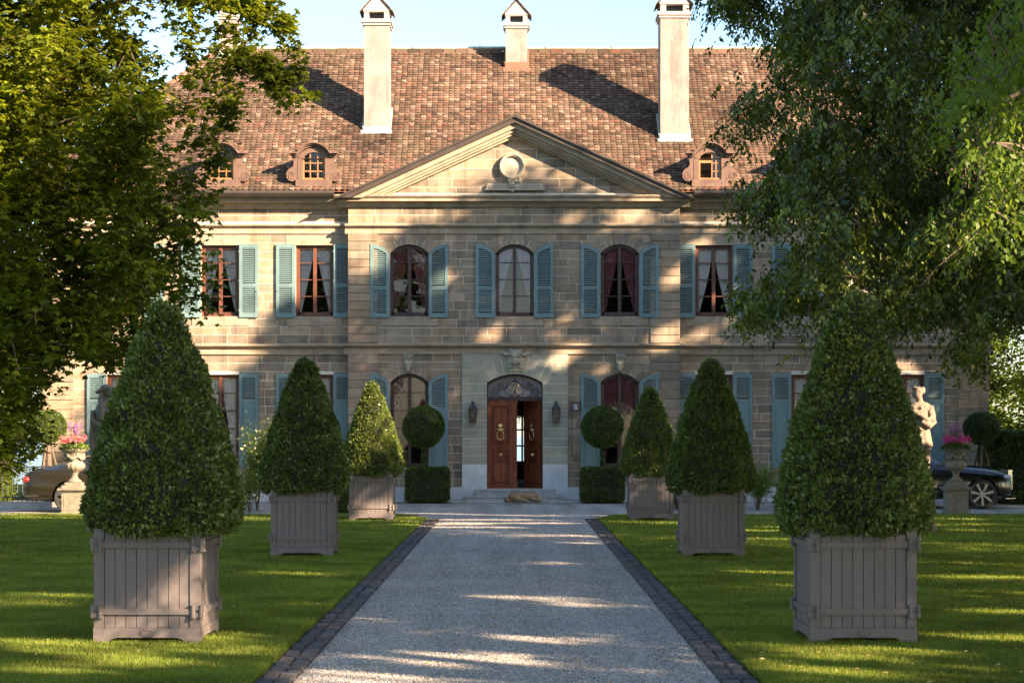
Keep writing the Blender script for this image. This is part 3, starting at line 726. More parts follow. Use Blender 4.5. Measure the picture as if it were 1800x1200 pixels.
# door surround
m = MB()
S0, S1 = DS0, DS1; ztm = Z(816, YC)
oD = DOOR
for (a, b) in ((S0, -0.72), (0.72, S1)):
    rustic(m, YC, a, b, ztm, oD['z1'] - 0.02, 0.05, 0.225, 0.008, 1, 0.9)
    rustic(m, YC, a, b, zp * 0 + 0.0, ztm, 0.065, 0.98, 0.0, 2, 0)
for (a, b) in ((S0, -0.72), (0.72, S1)):
    m.box(a, b, YC - 0.044, YC, 0.0, oD['z1'], 0); m.box(a, b, YC - 0.044, YC, oD['z1'], zs0, 3)
pa = arc(0, 0.72, oD['z1'], oD['rise'])
for k in range(len(pa) - 1):
    m.add([(pa[k][0], YC - 0.044, pa[k][1]), (pa[k + 1][0], YC - 0.044, pa[k + 1][1]), (pa[k + 1][0], YC - 0.044, zs0), (pa[k][0], YC - 0.044, zs0)], [(0, 1, 2, 3)], 3)
    m.add([(pa[k][0], YC - 0.05, pa[k][1]), (pa[k + 1][0], YC - 0.05, pa[k + 1][1]), (pa[k + 1][0], YC + 0.02, pa[k + 1][1]), (pa[k][0], YC + 0.02, pa[k][1])], [(3, 2, 1, 0)], 1)
m.box(-0.722, -0.7205, YC - 0.05, YC, 0.33, oD['z1'], 1)
zr = rows_of(oD['z1'] - 0.02, zs0, 0.2)
def rs_(z0, z1, lx):
    for (a, b) in ((S0, -lx), (lx, S1)): rustic(m, YC, a, b, z0, z1, 0.05, z1 - z0, 0.008, 1, 0.3)
rs_(zr[0], zr[1], 0.80); rs_(zr[1], zr[2], 0.95)
if len(zr) > 3: rs_(zr[2], zr[3], 1.05)
voussoirs(m, YC - 0.046, oD, 0.50, 9, pr=0.006, mi=1, mort=0)
m.build('door_surround', ['mortar', 'surround', 'marble', MAT['surround_plain']], H)

# carved keystones
def mask_key():
    m = MB(); y = YC - 0.06
    cx, cz = X(906, YC), Z(632, YC)
    m.ell((cx, y, cz + 0.0), (0.2, 0.06, 0.26))              # shield back
    m.ell((cx, y - 0.10, cz - 0.03), (0.085, 0.11, 0.125))   # face
    m.ell((cx, y - 0.2, cz - 0.04), (0.018, 0.03, 0.03)); m.ell((cx, y - 0.19, cz - 0.09), (0.03, 0.02, 0.012))
    for s_ in (-1, 1):
        m.ell((cx + s_ * 0.035, y - 0.19, cz + 0.0), (0.02, 0.02, 0.012)); m.ell((cx + s_ * 0.1, y - 0.08, cz - 0.04), (0.03, 0.06, 0.1))
        m.ell((cx + s_ * 0.22, y - 0.05, cz + 0.13), (0.11, 0.06, 0.045)); m.ell((cx + s_ * 0.31, y - 0.05, cz + 0.17), (0.05, 0.05, 0.05))
        m.ell((cx + s_ * 0.12, y - 0.03, cz - 0.2), (0.1, 0.05, 0.035))
    for k in range(5):
        x = cx + (k - 2) * 0.045
        m.ell((x, y - 0.12, cz + 0.13), (0.026, 0.08, 0.11 - abs(k - 2) * 0.01))
    m.ell((cx, y - 0.12, cz + 0.22), (0.13, 0.07, 0.03)); m.ell((cx, y - 0.14, cz + 0.075), (0.105, 0.09, 0.025))
    m.box(cx - 0.16, cx + 0.16, y - 0.03, y + 0.08, cz - 0.3, cz + 0.26)
    return remesh_build(m, 'carved_head_keystone', 'mask', H, 0.011, 2)
mask_key()
for px in (718, 1090):
    m = MB(); cx = X(px, YC); z1 = Z(620, YC); z0 = Z(654, YC)
    m.prism([(cx - 0.07, z0), (cx + 0.07, z0), (cx + 0.12, z1 - 0.1), (cx - 0.12, z1 - 0.1)], YC - 0.11, YC)
    for k in range(7):
        x = cx + (k - 3) * 0.036
        m.ell((x, YC - 0.09, z1 - 0.10), (0.02, 0.06, 0.12 - 0.012 * abs(k - 3)), 8, 6)
    m.ell((cx, YC - 0.12, z0 + 0.13), (0.05, 0.05, 0.13), 10, 8); m.ell((cx, YC - 0.13, z0 + 0.22), (0.09, 0.04, 0.03), 10, 6)
    m.build('shell_keystone', 'mask', H, smooth=True)

# ---- windows, shutters
def barz(mb, x, w_, z0, z1, y0, y1): mb.box(x - w_ / 2, x + w_ / 2, y0, y1, z0, z1)
def window(o):
    y = o['y'] + 0.10; a = o['a']; cx = o['cx']; z0, z1, rise = o['z0'], o['z1'], o['rise']
    m = MB(); T = 0.045; yy0, yy1 = y, y + 0.07
    def top(x, off=0.0):
        if rise == 0: return z1 - off
        r = (a * a + rise * rise) / (2 * rise); zc = z1 + rise - r
        return zc + math.sqrt(max(0, (r - off) ** 2 - (x - cx) ** 2))
    for s_ in (-1, 1):
        xx = cx + s_ * (a - T / 2); m.box(xx - T / 2, xx + T / 2, yy0, yy1, z0, (z1 if rise else z1))
        xx = cx + s_ * (a - T - 0.028); m.box(xx - 0.024, xx + 0.024, yy0 + 0.012, yy1, z0 + T, top(xx, T))
    m.box(cx - a + T, cx + a - T, yy0, yy1, z0, z0 + T)
    m.box(cx - a + T, cx + a - T, yy0 + 0.012, yy1, z0 + T, z0 + T + 0.07)
    m.box(cx - a - 0.0, cx + a + 0.0, yy0 - 0.03, yy0 + 0.02, z0, z0 + 0.035)
    m.box(cx - 0.045, cx + 0.045, yy0 - 0.012, yy1 + 0.002, z0 + T + 0.003, top(cx, T))
    if rise == 0:
        m.box(cx - a + T, cx + a - T, yy0, yy1, z1 - T, z1); m.box(cx - a + T + 0.004, cx + a - T - 0.004, yy0 + 0.013, yy1 - 0.002, z1 - T - 0.05, z1 - T)
    else:
        for (off0, off1, d) in ((0, T, 0), (T, T + 0.045, 0.012)):
            pa = arc(cx, a, z1, rise, 16, -off0); pb = arc(cx, a, z1, rise, 16, -off1)
            for k in range(16): m.prism([pa[k], pa[k + 1], pb[k + 1], pb[k]], yy0 + d, yy1)
    H_ = top(cx) - z0; n = 4 if o['up'] else 5
    zz = []
    for k in range(1, n):
        z = z0 + T + 0.05 + (H_ - 0.12) * k / n
        zz.append(z); m.box(cx - a + T + 0.03, cx + a - T - 0.03, yy0 + 0.02, yy1 - 0.01, z - 0.011, z + 0.011)
    if 0 < o['i'] < 99:
        pass
    fm = 'frame' if o['y'] == YW else 'frame_dark'
    W = m.build('window', fm, H)
    # one glass sheet with the arch outline
    gm = MB(); yg = y + 0.045
    if rise == 0: gm.add([(cx - a + T, yg, z0 + T), (cx + a - T, yg, z0 + T), (cx + a - T, yg, z1 - T), (cx - a + T, yg, z1 - T)], [(0, 1, 2, 3)])
    else:
        pa = arc(cx, a, z1, rise, 16, -0.02)
        gm.add([(p[0], yg, p[1]) for p in pa[::-1]] + [(cx - a + 0.02, yg, z0 + T), (cx + a - 0.02, yg, z0 + T)], [list(range(19))])
    gm.build('pane', 'glass', W)
    for s_ in (-1, 1):
        shutter(o, s_)
def shutter(o, s_):
    a, cx, z0, z1, rise = o['a'], o['cx'], o['z0'] - 0.03, o['z1'], o['rise']
    if rise == 0: z1 += 0.02
    xh = cx + s_ * (a + 0.015); w_ = 0.49
    if o['y'] == YW and ((o['i'] == 2 and s_ == 1) or (o['i'] == 3 and s_ == -1)): w_ = 0.445
    th0, th1 = o['y'] - 0.07, o['y'] - 0.03
    def top(u):  # u: 0 at hinge, 1 outer
        if rise == 0: return z1
        r = (a * a + rise * rise) / (2 * rise); x = a * (1 - u); return z1 + rise - r + math.sqrt(r * r - x * x)
    def BX(u0, u1, za, zb, ya=th0, yb=th1, mtx=None):
        x0, x1 = xh + s_ * u0 * w_, xh + s_ * u1 * w_
        m.box(min(x0, x1), max(x0, x1), ya, yb, za, zb)
    m = MB(); st = 0.16
    # stiles with sloping tops + top rail
    N = 10
    def strip(u0, u1, lowf, n):
        for k in range(n):
            ua, ub = u0 + (u1 - u0) * k / n, u0 + (u1 - u0) * (k + 1) / n
            pts = [(xh + s_ * ua * w_, lowf(ua)), (xh + s_ * ub * w_, lowf(ub)), (xh + s_ * ub * w_, top(ub)), (xh + s_ * ua * w_, top(ua))]
            m.prism(pts, th0, th1)
    strip(0, st, lambda u: z0, 2 if rise else 1); strip(1 - st, 1, lambda u: z0, 2 if rise else 1); strip(st, 1 - st, lambda u: top(u) - 0.10, 8 if rise else 1)
    BX(st, 1 - st, z0, z0 + 0.11)
    Hh = z1 - z0
    def slats(za, zb):
        z = zb - 0.02
        while z > za + 0.012:
            # usable width under the arched rail
            u0 = st
            while u0 < 1 - st and top(u0) - 0.10 < z + 0.012: u0 += 0.03
            if u0 < 1 - st - 0.05:
                x0, x1 = xh + s_ * u0 * w_, xh + s_ * (1 - st) * w_; x0, x1 = min(x0, x1), max(x0, x1)
                yo, yi = th0 + 0.003, th1 - 0.004; t_ = 0.009
                m.add([(x0, yo, z - 0.013), (x1, yo, z - 0.013), (x1, yi, z + 0.010), (x0, yi, z + 0.010),
                       (x0, yo, z - 0.013 + t_), (x1, yo, z - 0.013 + t_), (x1, yi, z + 0.010 + t_), (x0, yi, z + 0.010 + t_)],
                      [(0, 3, 2, 1), (4, 5, 6, 7), (0, 1, 5, 4), (1, 2, 6, 5), (2, 3, 7, 6), (3, 0, 4, 7)])
            z -= 0.0535
    if o['up']:
        zm = z0 + Hh * (0.44 if rise == 0 else 0.46)
        BX(st, 1 - st, zm - 0.045, zm + 0.045)
        slats(zm + 0.045, top(1) - 0.10); slats(z0 + 0.11, zm - 0.045)
        BX(st + 0.1, 1 - st - 0.1, zm + 0.005, zm + 0.02, th0 - 0.012, th0 - 0.0)
    else:
        zl = z1 - 0.66
        BX(st, 1 - st, zl - 0.09, zl); slats(zl, top(1) - 0.10)
        zk = z0 + 0.78
        BX(st, 1 - st, zk - 0.045, zk + 0.045); BX(st, 1 - st, z0 + 0.11, zk - 0.045, th0 + 0.016, th1 - 0.006); BX(st, 1 - st, zk + 0.045, zl - 0.09, th0 + 0.016, th1 - 0.006)
        for q in (0.0,): BX(st + 0.06, 1 - st - 0.06, z0 + 0.17, zk - 0.11, th0 + 0.006, th0 + 0.02)
        BX(st + 0.06, 1 - st - 0.06, zk + 0.11, zl - 0.16, th0 + 0.006, th0 + 0.02)
    S = m.build('shutter', 'shutter', H)
    for f in (0.1, 0.5, 0.9):
        hm = MB(); z = z0 + Hh * f; hm.box(min(xh - s_ * 0.02, xh + s_ * 0.03), max(xh - s_ * 0.02, xh + s_ * 0.03), th0 - 0.006, th0 + 0.002, z - 0.02, z + 0.02); hm.build('hinge', 'shutter', S)
    hm = MB(); zc = z0 + Hh * 0.36; xx = xh + s_ * w_ * 0.93; hm.tube([(xx, th0 - 0.002, zc + 0.03), (xx, th0 - 0.03, zc), (xx + 0.02, th0 - 0.02, zc - 0.03)], 0.006, 5)
    hm.build('catch', 'shutter', S)
for o in wins: window(o)
# curtains: things of their own
def curtains(o, kind, label, inner0=0.97, inner1=0.25, pw=1.2, tie=1.0):
    a, cx, z0, z1 = o['a'] - 0.06, o['cx'], o['z0'] + 0.04, o['z1'] + o['rise'] - 0.06
    y = o['y'] + 0.20
    E = empty('window_curtains', (cx, y, z0)); ORI[E.name] = (cx, y, z0)
    tag(E, label, 'curtains', 'curtains hanging in the windows')
    for s_ in (-1, 1):
        NU, NV = 46, 16; vs = []; fs = []; nf = random.uniform(6, 8.5); ph = random.uniform(0, 6)
        for j in range(NV + 1):
            v = j / NV; z = z1 - (z1 - z0) * v
            inn = inner0 + (inner1 - inner0) * min(1, v * tie) ** pw
            if tie > 1.3 and v > 1 / tie: inn = inner1 + (v - 1 / tie) * 0.25
            for i in range(NU + 1):
                u = i / NU
                xx = cx + s_ * (a + 0.05) * (1 - u * inn)
                am = 0.018 * (0.6 + 0.5 * math.sin(u * 5 + ph))
                vs.append((xx, y + am * math.sin(u * nf * 2 * PI + ph + v * 1.2) + 0.02 * v, z))
        for j in range(NV):
            for i in range(NU):
                q = j * (NU + 1) + i; fs.append((q, q + 1, q + NU + 2, q + NU + 1))
        m = MB(); m.add(vs, fs); m.build('curtain_panel', kind, E, smooth=True)
pos_w = {0: 'leftmost', 1: 'second from the left', 2: 'just left of the pedimented bay', 3: 'just right of the pedimented bay', 4: 'second from the right', 5: 'rightmost'}
for o in wins:
    i = o['i']
    if i < 10:
        fl = 'upper' if o['up'] else 'lower'
        curtains(o, 'white_curtain', f'white gathered curtains in the {fl} square-topped window {pos_w[i]}', pw=1.1 if i < 3 else 1.35, inner1=0.2 if o['up'] else 0.3)
    else:
        nm = {10: 'left', 11: 'middle', 12: 'right'}[i]
        if i == 11: curtains(o, 'lilac_curtain', 'lilac curtains in the arched window above the front door', inner1=0.1, pw=0.9)
        else: curtains(o, 'red_curtain', f'burgundy curtains in the {"upper" if o["up"] else "lower"} arched window {nm} of the front door', inner0=0.95, inner1=0.18, pw=1.3)

# ------------------------------------------------------------------ roof with single clay tiles
YE, ZE = 51.3, 8.0; SLP = 0.82; YR = 57.04; ZR = ZE + (YR - YE) * SLP
XE = XR + 0.42; RX = 8.5
m = MB()
e = 0.03
YP = 51.64; ZP = ZE + (YP - YE) * SLP; WP = 3.6
m.add([(-XE, YE, ZE - e), (XE, YE, ZE - e), (RX, YR, ZR - e), (-RX, YR, ZR - e), (-XE, 2 * YR - YE, ZE - e), (XE, 2 * YR - YE, ZE - e),
       (-WP, YE, ZE - e), (-WP, YP, ZP - e), (WP, YP, ZP - e), (WP, YE, ZE - e), (-WP, YR, ZR - e), (WP, YR, ZR - e)],
      [(0, 6, 10, 3), (9, 1, 2, 11), (7, 8, 11, 10), (5, 4, 3, 2), (1, 5, 2), (4, 0, 3)], 0)
def tiles(p0, ux, us, length, x_rng, tw=0.15, ex=0.13):
    """p0 origin at eave, ux unit along eave, us unit up slope; x_rng(s)->(a,b)"""
    global m
    ux = np.array(ux); us = np.array(us); nn = np.cross(ux, us); nn = nn / np.linalg.norm(nn)
    nr = int(length / ex)
    for r in range(nr):
        s = r * ex; a, b = x_rng(s); off = (r % 2) * tw / 2
        x = a - off + rng.uniform(-0.01, 0.01)
        while x < b:
            w_ = tw * 0.94
            xa, xb = max(x, a), min(x + w_, b)
            mid_ = p0 + ux * (xa + xb) / 2 + us * s
            if xb - xa > 0.03 and not (abs(mid_[0]) < WP and mid_[1] < YP - 0.0):
                lift = 0.032 + rng.uniform(-0.003, 0.006); sk = rng.uniform(-0.006, 0.006); s0 = s + rng.uniform(-0.006, 0.006); cw = xb - xa
                pr = [(xa, s0 + 0.035), (xa + cw * 0.22, s0 + 0.006), (xa + cw * 0.5, s0 - 0.004), (xa + cw * 0.78, s0 + 0.006), (xb, s0 + 0.035), (xb, s0 + ex + 0.045), (xa, s0 + ex + 0.045)]
                top = []; low = []
                for k, (px, ps) in enumerate(pr):
                    hgt = lift if k < 5 else 0.006
                    hgt += sk * (px - xa) / cw
                    P_ = p0 + ux * px + us * ps
                    top.append(P_ + nn * hgt)
                    if k < 5: low.append(P_ + nn * (hgt - 0.02))
                m.add(top + low, [tuple(range(7))] + [(7 + k, 7 + k + 1, k + 1, k) for k in range(4)], 1)
            x += tw
L_ = math.hypot(YR - YE, ZR - ZE); us = np.array([0, YR - YE, ZR - ZE]) / L_
tiles(np.array([0, YE - 0.02, ZE]), (1, 0, 0), us, L_, lambda s: (-XE + (XE - RX) * s / L_, XE - (XE - RX) * s / L_))
for sg in (-1, 1):
    Ls = math.hypot(XE - RX, ZR - ZE); u2 = np.array([-sg * (XE - RX), 0, ZR - ZE]) / Ls
    half = (YR - YE)
    tiles(np.array([sg * XE, YR, ZE]), (0, sg * 1.0, 0), u2, Ls, lambda s: (-half * (1 - s / Ls), half * (1 - s / Ls)), 0.16, 0.13)
ROOF = m.build('roof', ['flash', 'tile'], H)
# ridge tiles then copper capping
m = MB(); x = -RX
while x < RX:
    w_ = min(0.34, RX - x); m.box(x + 0.008, x + w_ - 0.008, YR - 0.17, YR + 0.1, ZR - 0.14, ZR + 0.035 + random.uniform(-0.006, 0.006), 0); x += 0.34
for sg in (-1, 1):
    a = Vector((sg * RX, YR, ZR + 0.0)); b = Vector((sg * XE, YE, ZE + 0.02)); k = int((b - a).length / 0.33)
    for j in range(k): m.tube([a.lerp(b, (j + 0.03) / k), a.lerp(b, (j + 1.02) / k) + Vector((0, 0, 0.01))], [0.09, 0.105], 8)
m.build('ridge_tiles', MAT['tile'], ROOF)
m = MB(); x = -RX - 0.1
while x < RX + 0.1:
    w_ = min(1.9, RX + 0.1 - x); m.prism([(YR - 0.1, ZR + 0.02), (YR - 0.085, ZR + 0.10), (YR, ZR + 0.125), (YR + 0.1, ZR + 0.10), (YR + 0.1, ZR + 0.02)], x + 0.004, x + w_ - 0.004, axis='x')
    m.box(x - 0.012, x + 0.012, YR - 0.115, YR + 0.1, ZR + 0.02, ZR + 0.14); x += 1.9
m.build('ridge_capping', 'ridge', ROOF)

# ------------------------------------------------------------------ chimneys
def roof_y(py):   # where a pixel row meets the front roof slope
    k = (765 - py) / 3500
    return (1.7 - ZE + SLP * YE) / (SLP - k)
def chimney(px0, px1, pyb, pytop, pycap0, pycapr, flash_py, fl='ridge', dep=0.8):
    yb = roof_y(pyb); x0, x1 = X(px0, yb), X(px1, yb); y0, y1 = yb, yb + dep
    zb = Z(pyb, yb); zt = Z(pytop, yb)
    m = MB(); m.box(x0, x1, y0, y1, zb - 0.0, zt)
    Cn = m.build('chimney', 'plaster', H)
    m = MB(); zf = Z(flash_py, yb); m.box(x0 - 0.02, x1 + 0.02, y0 - 0.03, y1 + 0.02, zb - 0.12, zf); m.box(x0 - 0.08, x1 + 0.08, y0 - 0.12, y1, zb - 0.14, zb + 0.03)
    for x in (x0 - 0.05, x1 + 0.01): m.prism([(y0, zb - 0.1), (y0 + dep, zb + dep * SLP), (y0 + dep, zb + dep * SLP + 0.12), (y0, zf)], x, x + 0.04, axis='x')
    m.build('chimney_flashing', fl, Cn)
    # cap: necking slab, four piers with dark openings, gabled stone top with tile skirts
    m = MB(); w_ = x1 - x0; c = (x0 + x1) / 2
    h0 = 0.09; m.box(x0 - 0.07, x1 + 0.07, y0 - 0.07, y1 + 0.07, zt, zt + h0); m.box(x0 - 0.035, x1 + 0.035, y0 - 0.035, y1 + 0.035, zt - 0.07, zt)
    z1 = zt + h0; z2 = z1 + 0.2; pw = w_ * 0.2
    for (xa, xb) in ((x0, x0 + pw), (x1 - pw, x1)):
        for (ya, yb_) in ((y0, y0 + pw), (y1 - pw, y1)): m.box(xa, xb, ya, yb_, z1, z2)
    m.box(x0 - 0.02, x1 + 0.02, y0 - 0.02, y1 + 0.02, z2, z2 + 0.05)
    z3 = z2 + 0.05; hh = w_ * 0.62
    m.prism([(x0 - 0.03, z3), (x1 + 0.03, z3), (c, z3 + hh)], y0 - 0.02, y1 + 0.02)
    m.build('chimney_cap', 'cap', Cn)
    m = MB(); m.box(x0 + pw + 0.01, x1 - pw - 0.01, y0 + pw + 0.05, y1 - pw - 0.05, z1, z2 - 0.01); m.build('flue_shade_block', 'iron', Cn)  # solid black block stands for the shade inside the cap openings
    m = MB(); sl2 = hh / (w_ / 2 + 0.03)
    for s_ in (-1, 1):
        for r in range(5):
            xa = c + s_ * (w_ / 2 + 0.12 - r * (w_ / 2 + 0.12) / 5); xb = c + s_ * (w_ / 2 + 0.12 - (r + 1) * (w_ / 2 + 0.12) / 5)
            za = z3 + hh - abs(xa - c) * sl2 + 0.03; zb_ = z3 + hh - abs(xb - c) * sl2 + 0.03
            y = y0 - 0.07
            while y < y1 + 0.05:
                m.prism([(xa, za), (xb, zb_ - 0.01), (xb, zb_ + 0.02), (xa, za + 0.035)], y + 0.004, min(y + 0.16, y1 + 0.07) - 0.004); y += 0.16
    m.build('chimney_roof_tiles', MAT['tile'], Cn)
    return Cn
chimney(640, 684, 232, 40, 0, 0, 223)
chimney(1161, 1211, 247, 27, 0, 0, 236, dep=0.9)
chimney(889, 927, 122, 46, 0, 0, 110, 'flash', dep=0.7)
chimney(386, 414, 100, 30, 0, 0, 92)

# ------------------------------------------------------------------ dormers
def scroll(mb, cx, cz, s_, y0, y1, mi=0):
    """S volute board beside a dormer"""
    pts_o = [(0.0, 0.78), (0.10, 0.80), (0.17, 0.74), (0.17, 0.64), (0.12, 0.55), (0.10, 0.45), (0.13, 0.36), (0.24, 0.29), (0.30, 0.19), (0.29, 0.08), (0.22, 0.0), (0.12, -0.02), (0.03, 0.03), (0.0, 0.1)]
    poly = [(cx + s_ * a, cz + b) for a, b in pts_o]
    mb.prism(poly, y0, y1, mi=mi)
    sp = []
    for k in range(26):
        t = k / 25; a = t * 3.6 * PI; r = 0.115 * (1 - t * 0.8); sp.append((cx + s_ * (0.165 + r * math.cos(a)), y0 - 0.004, cz + 0.115 + r * math.sin(a)))
    mb.tube(sp, 0.011, 5, mi=mi)
    sp = []
    for k in range(16):
        t = k / 15; a = t * 2.6 * PI; r = 0.055 * (1 - t * 0.8); sp.append((cx + s_ * (0.105 + r * math.cos(a)), y0 - 0.004, cz + 0.71 + r * math.sin(a)))
    mb.tube(sp, 0.009, 5, mi=mi)
def dormer(px, opened=False, label=None):
    yb = roof_y(328); cx = X(px, yb); zb = Z(328, yb); yf = yb - 0.05
    z0 = Z(316, yb); z1 = Z(279, yb); rise = 0.16; a = 0.29; wj = 0.42
    yk = yb + 2.0
    o = dict(cx=cx, a=a, z0=z0, z1=z1, rise=rise)
    m = MB()
    ztop = z1 + rise
    m.box(cx - wj, cx - a, yf, yf + 0.1, z0, z1); m.box(cx + a, cx + wj, yf, yf + 0.1, z0, z1)
    m.box(cx - wj - 0.05, cx + wj + 0.05, yf - 0.02, yf + 0.3, zb - 0.2, z0)
    pa = arc(cx, a, z1, rise, 12); pb = arc(cx, wj, z1 + 0.02, rise + 0.1, 12)
    for k in range(12): m.prism([pa[k], pa[k + 1], pb[k + 1], pb[k]], yf, yf + 0.1)
    m.box(cx - wj, cx + wj, yf - 0.0, yf + 0.1, z1 - 0.002, z1 + 0.0)
    # crown moulding
    for (off, yy, th) in ((0.0, 0.05, 0.04), (0.04, 0.10, 0.035), (0.075, 0.15, 0.035)):
        p0 = arc(cx, wj, z1 + 0.04 + off, rise + 0.1, 14); p1 = arc(cx, wj, z1 + 0.04 + off + th, rise + 0.1, 14)
        for k in range(14): m.prism([p0[k], p0[k + 1], p1[k + 1], p1[k]], yf - yy, yf + 0.12)
        for s_ in (-1, 1):
            x0, x1 = cx + s_ * wj, cx + s_ * (wj + 0.13 + off)
            m.box(min(x0, x1), max(x0, x1), yf - yy, yf + 0.12, z1 + 0.04 + off, z1 + 0.04 + off + th)
    for s_ in (-1, 1):
        scroll(m, cx + s_ * wj, z0 - 0.03, s_, yf + 0.01, yf + 0.1)
    D = m.build('dormer', 'dormer', H)
    for s_ in (-1, 1):
        m = MB()
        x0, x1 = cx + s_ * wj, cx + s_ * (wj - 0.04)
        m.prism([(yf + 0.1, zb - 0.15), (yf + 0.1, z1), (yf + 0.1 + (z1 - zb) / SLP, z1)], min(x0, x1), max(x0, x1), axis='x')
        m.build('dormer_cheek', 'ridge', D)
    m = MB(); p0 = arc(cx, wj + 0.04, z1 + 0.03, rise + 0.13, 14); p1 = arc(cx, wj + 0.06, z1 + 0.09, rise + 0.13, 14)
    for k in range(14): m.prism([p0[k], p0[k + 1], p1[k + 1], p1[k]], yf + 0.1, yf + 1.2)
    m.build('dormer_roof', 'ridge', D)
    # sash
    m = MB(); ys = yf + 0.06
    def top(x):
        r = (a * a + rise * rise) / (2 * rise); return z1 + rise - r + math.sqrt(r * r - (x - cx) ** 2)
    xs = [-a, -a / 3, a / 3] if not opened else [a / 3]
    m.box(cx - a, cx + a, ys - 0.02, ys + 0.03, z0, z0 + 0.045)
    for x in (-a + 0.02, a - 0.02): m.box(cx + x - 0.02, cx + x + 0.02, ys - 0.01, ys + 0.03, z0, top(cx + x * 0.95) - 0.0)
    for x in ((-a / 3, a / 3) if not opened else (0.05, a / 3 + 0.06)): m.box(cx + x - 0.013, cx + x + 0.013, ys - 0.005, ys + 0.03, z0 + 0.04, top(cx + x) - 0.01)
    h_ = z1 - z0
    for z in (z0 + 0.04 + h_ * 0.33, z0 + 0.04 + h_ * 0.72):
        if opened: m.box(cx + 0.05, cx + a - 0.02, ys, ys + 0.03, z - 0.012, z + 0.012)
        else: m.box(cx - a + 0.02, cx + a - 0.02, ys, ys + 0.03, z - 0.012, z + 0.012)
    if opened: m.box(cx - a + 0.03, cx + 0.04, ys, ys + 0.03, z0 + h_ * 0.8, z0 + h_ * 0.95)
    m.build('dormer_sash', 'sash', D)
    m = MB(); pa = arc(cx, a, z1, rise, 12)
    if opened: m.add([(cx + 0.05, ys + 0.02, z0), (cx + a, ys + 0.02, z0), (cx + a, ys + 0.02, z1 + 0.05), (cx + 0.05, ys + 0.02, top(cx + 0.05))], [(0, 1, 2, 3)])
    else: m.add([(p[0], ys + 0.02, p[1]) for p in pa[::-1]] + [(cx - a, ys + 0.02, z0), (cx + a, ys + 0.02, z0)], [list(range(15))])
    m.build('dormer_pane', 'glass', D)
    m = MB(); m.box(cx - wj + 0.05, cx + wj - 0.05, yf + 0.6, yf + 0.65, zb, z1 + 0.2); m.build('attic_screen', 'inside', D)
for px in (222, 391, 552, 1416, 1584): dormer(px)
dormer(1248, True)

# ------------------------------------------------------------------ front door
yd = YC + 0.2
zl0, zl1 = Z(858, YC), Z(704, YC)
def leaf_door(mtx):
    m = MB(); w_ = 0.70; h_ = zl1 - zl0
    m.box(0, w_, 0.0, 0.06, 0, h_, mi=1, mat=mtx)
    zc_ = [0.0, 0.10, h_ * 0.34 - 0.04, h_ * 0.34, h_ * 0.34 + 0.22, h_ * 0.50, h_ - 0.12, h_]
    for k in (0, 2, 4, 6): m.box(0.0, w_, -0.045, 0.0, zc_[k], zc_[k + 1], mat=mtx)
    for k in (1, 3, 5):
        m.box(0.0, 0.09, -0.045, 0.0, zc_[k], zc_[k + 1], mat=mtx); m.box(0.56, w_, -0.045, 0.0, zc_[k], zc_[k + 1], mat=mtx)
    def pan(x0, x1, z0, z1):
        for k, (e_, d) in enumerate(((0.016, 0.04),)):
            for (a, b, c, d_) in ((x0 + e_, x1 - e_, z0 + e_, z0 + e_ + 0.026), (x0 + e_, x1 - e_, z1 - e_ - 0.026, z1 - e_), (x0 + e_, x0 + e_ + 0.026, z0 + e_ + 0.026, z1 - e_ - 0.026), (x1 - e_ - 0.026, x1 - e_, z0 + e_ + 0.026, z1 - e_ - 0.026)):
                m.box(a, b, -d, 0.0, c, d_, mat=mtx)
        m.box(x0 + 0.065, x1 - 0.065, -0.03, 0.0, z0 + 0.065, z1 - 0.065, mat=mtx)
    pan(0.09, 0.56, h_ * 0.50, h_ - 0.12)
    pan(0.09, 0.56, h_ * 0.34, h_ * 0.34 + 0.22)
    pan(0.09, 0.56, 0.10, h_ * 0.34 - 0.04)
    m.box(0.0, w_, -0.06, -0.045, 0, 0.05, mat=mtx)
    for z in (h_ * 0.455, h_ * 0.485): m.box(0.05, 0.6, -0.055, -0.045, z, z + 0.02, mat=mtx)
    return m
def knocker(mtx, par):
    m = MB(); cx, cz = 0.325, 1.42
    def P(x, y, z): return mtx @ Vector((x, y - 0.03, z))
    for k in range(9):
        a = -0.6 + k * 1.2 / 8 + PI / 2; m.tube([P(cx, -0.03, cz + 0.1), P(cx + 0.09 * math.cos(a), -0.075, cz + 0.1 + 0.15 * math.sin(a))], [0.02, 0.008], 5)
    for k in (0, PI, 0.35, PI - 0.35): m.tube([P(cx, -0.03, cz + 0.1), P(cx + 0.1 * math.cos(k), -0.04, cz + 0.1 + 0.04 * math.sin(k))], [0.02, 0.012], 5)
    pts = [P(cx + 0.09 * math.sin(t), -0.05, cz - 0.06 - 0.1 * math.cos(t) * (1 if math.cos(t) > 0 else 1.35)) for t in [2 * PI * k / 24 for k in range(25)]]
    m.tube(pts, 0.013, 6); m.ell(P(cx, -0.06, cz - 0.16), (0.035, 0.025, 0.02)); m.ell(P(cx, -0.05, cz + 0.09), (0.04, 0.03, 0.045))
    m.build('door_knocker', 'brass', par, smooth=True)
    m = MB()
    c = P(0.33, -0.05, 0.86); m.ell(c, (0.035, 0.035, 0.035)); m.ell(P(0.33, -0.01, 0.86), (0.05, 0.02, 0.05)); m.build('door_knob', 'brass', par, smooth=True)
ml = Matrix.Translation((-0.70, yd, zl0))
D1 = leaf_door(ml).build('door_leaf', ['door', 'door_groove'], H); knocker(ml, D1)
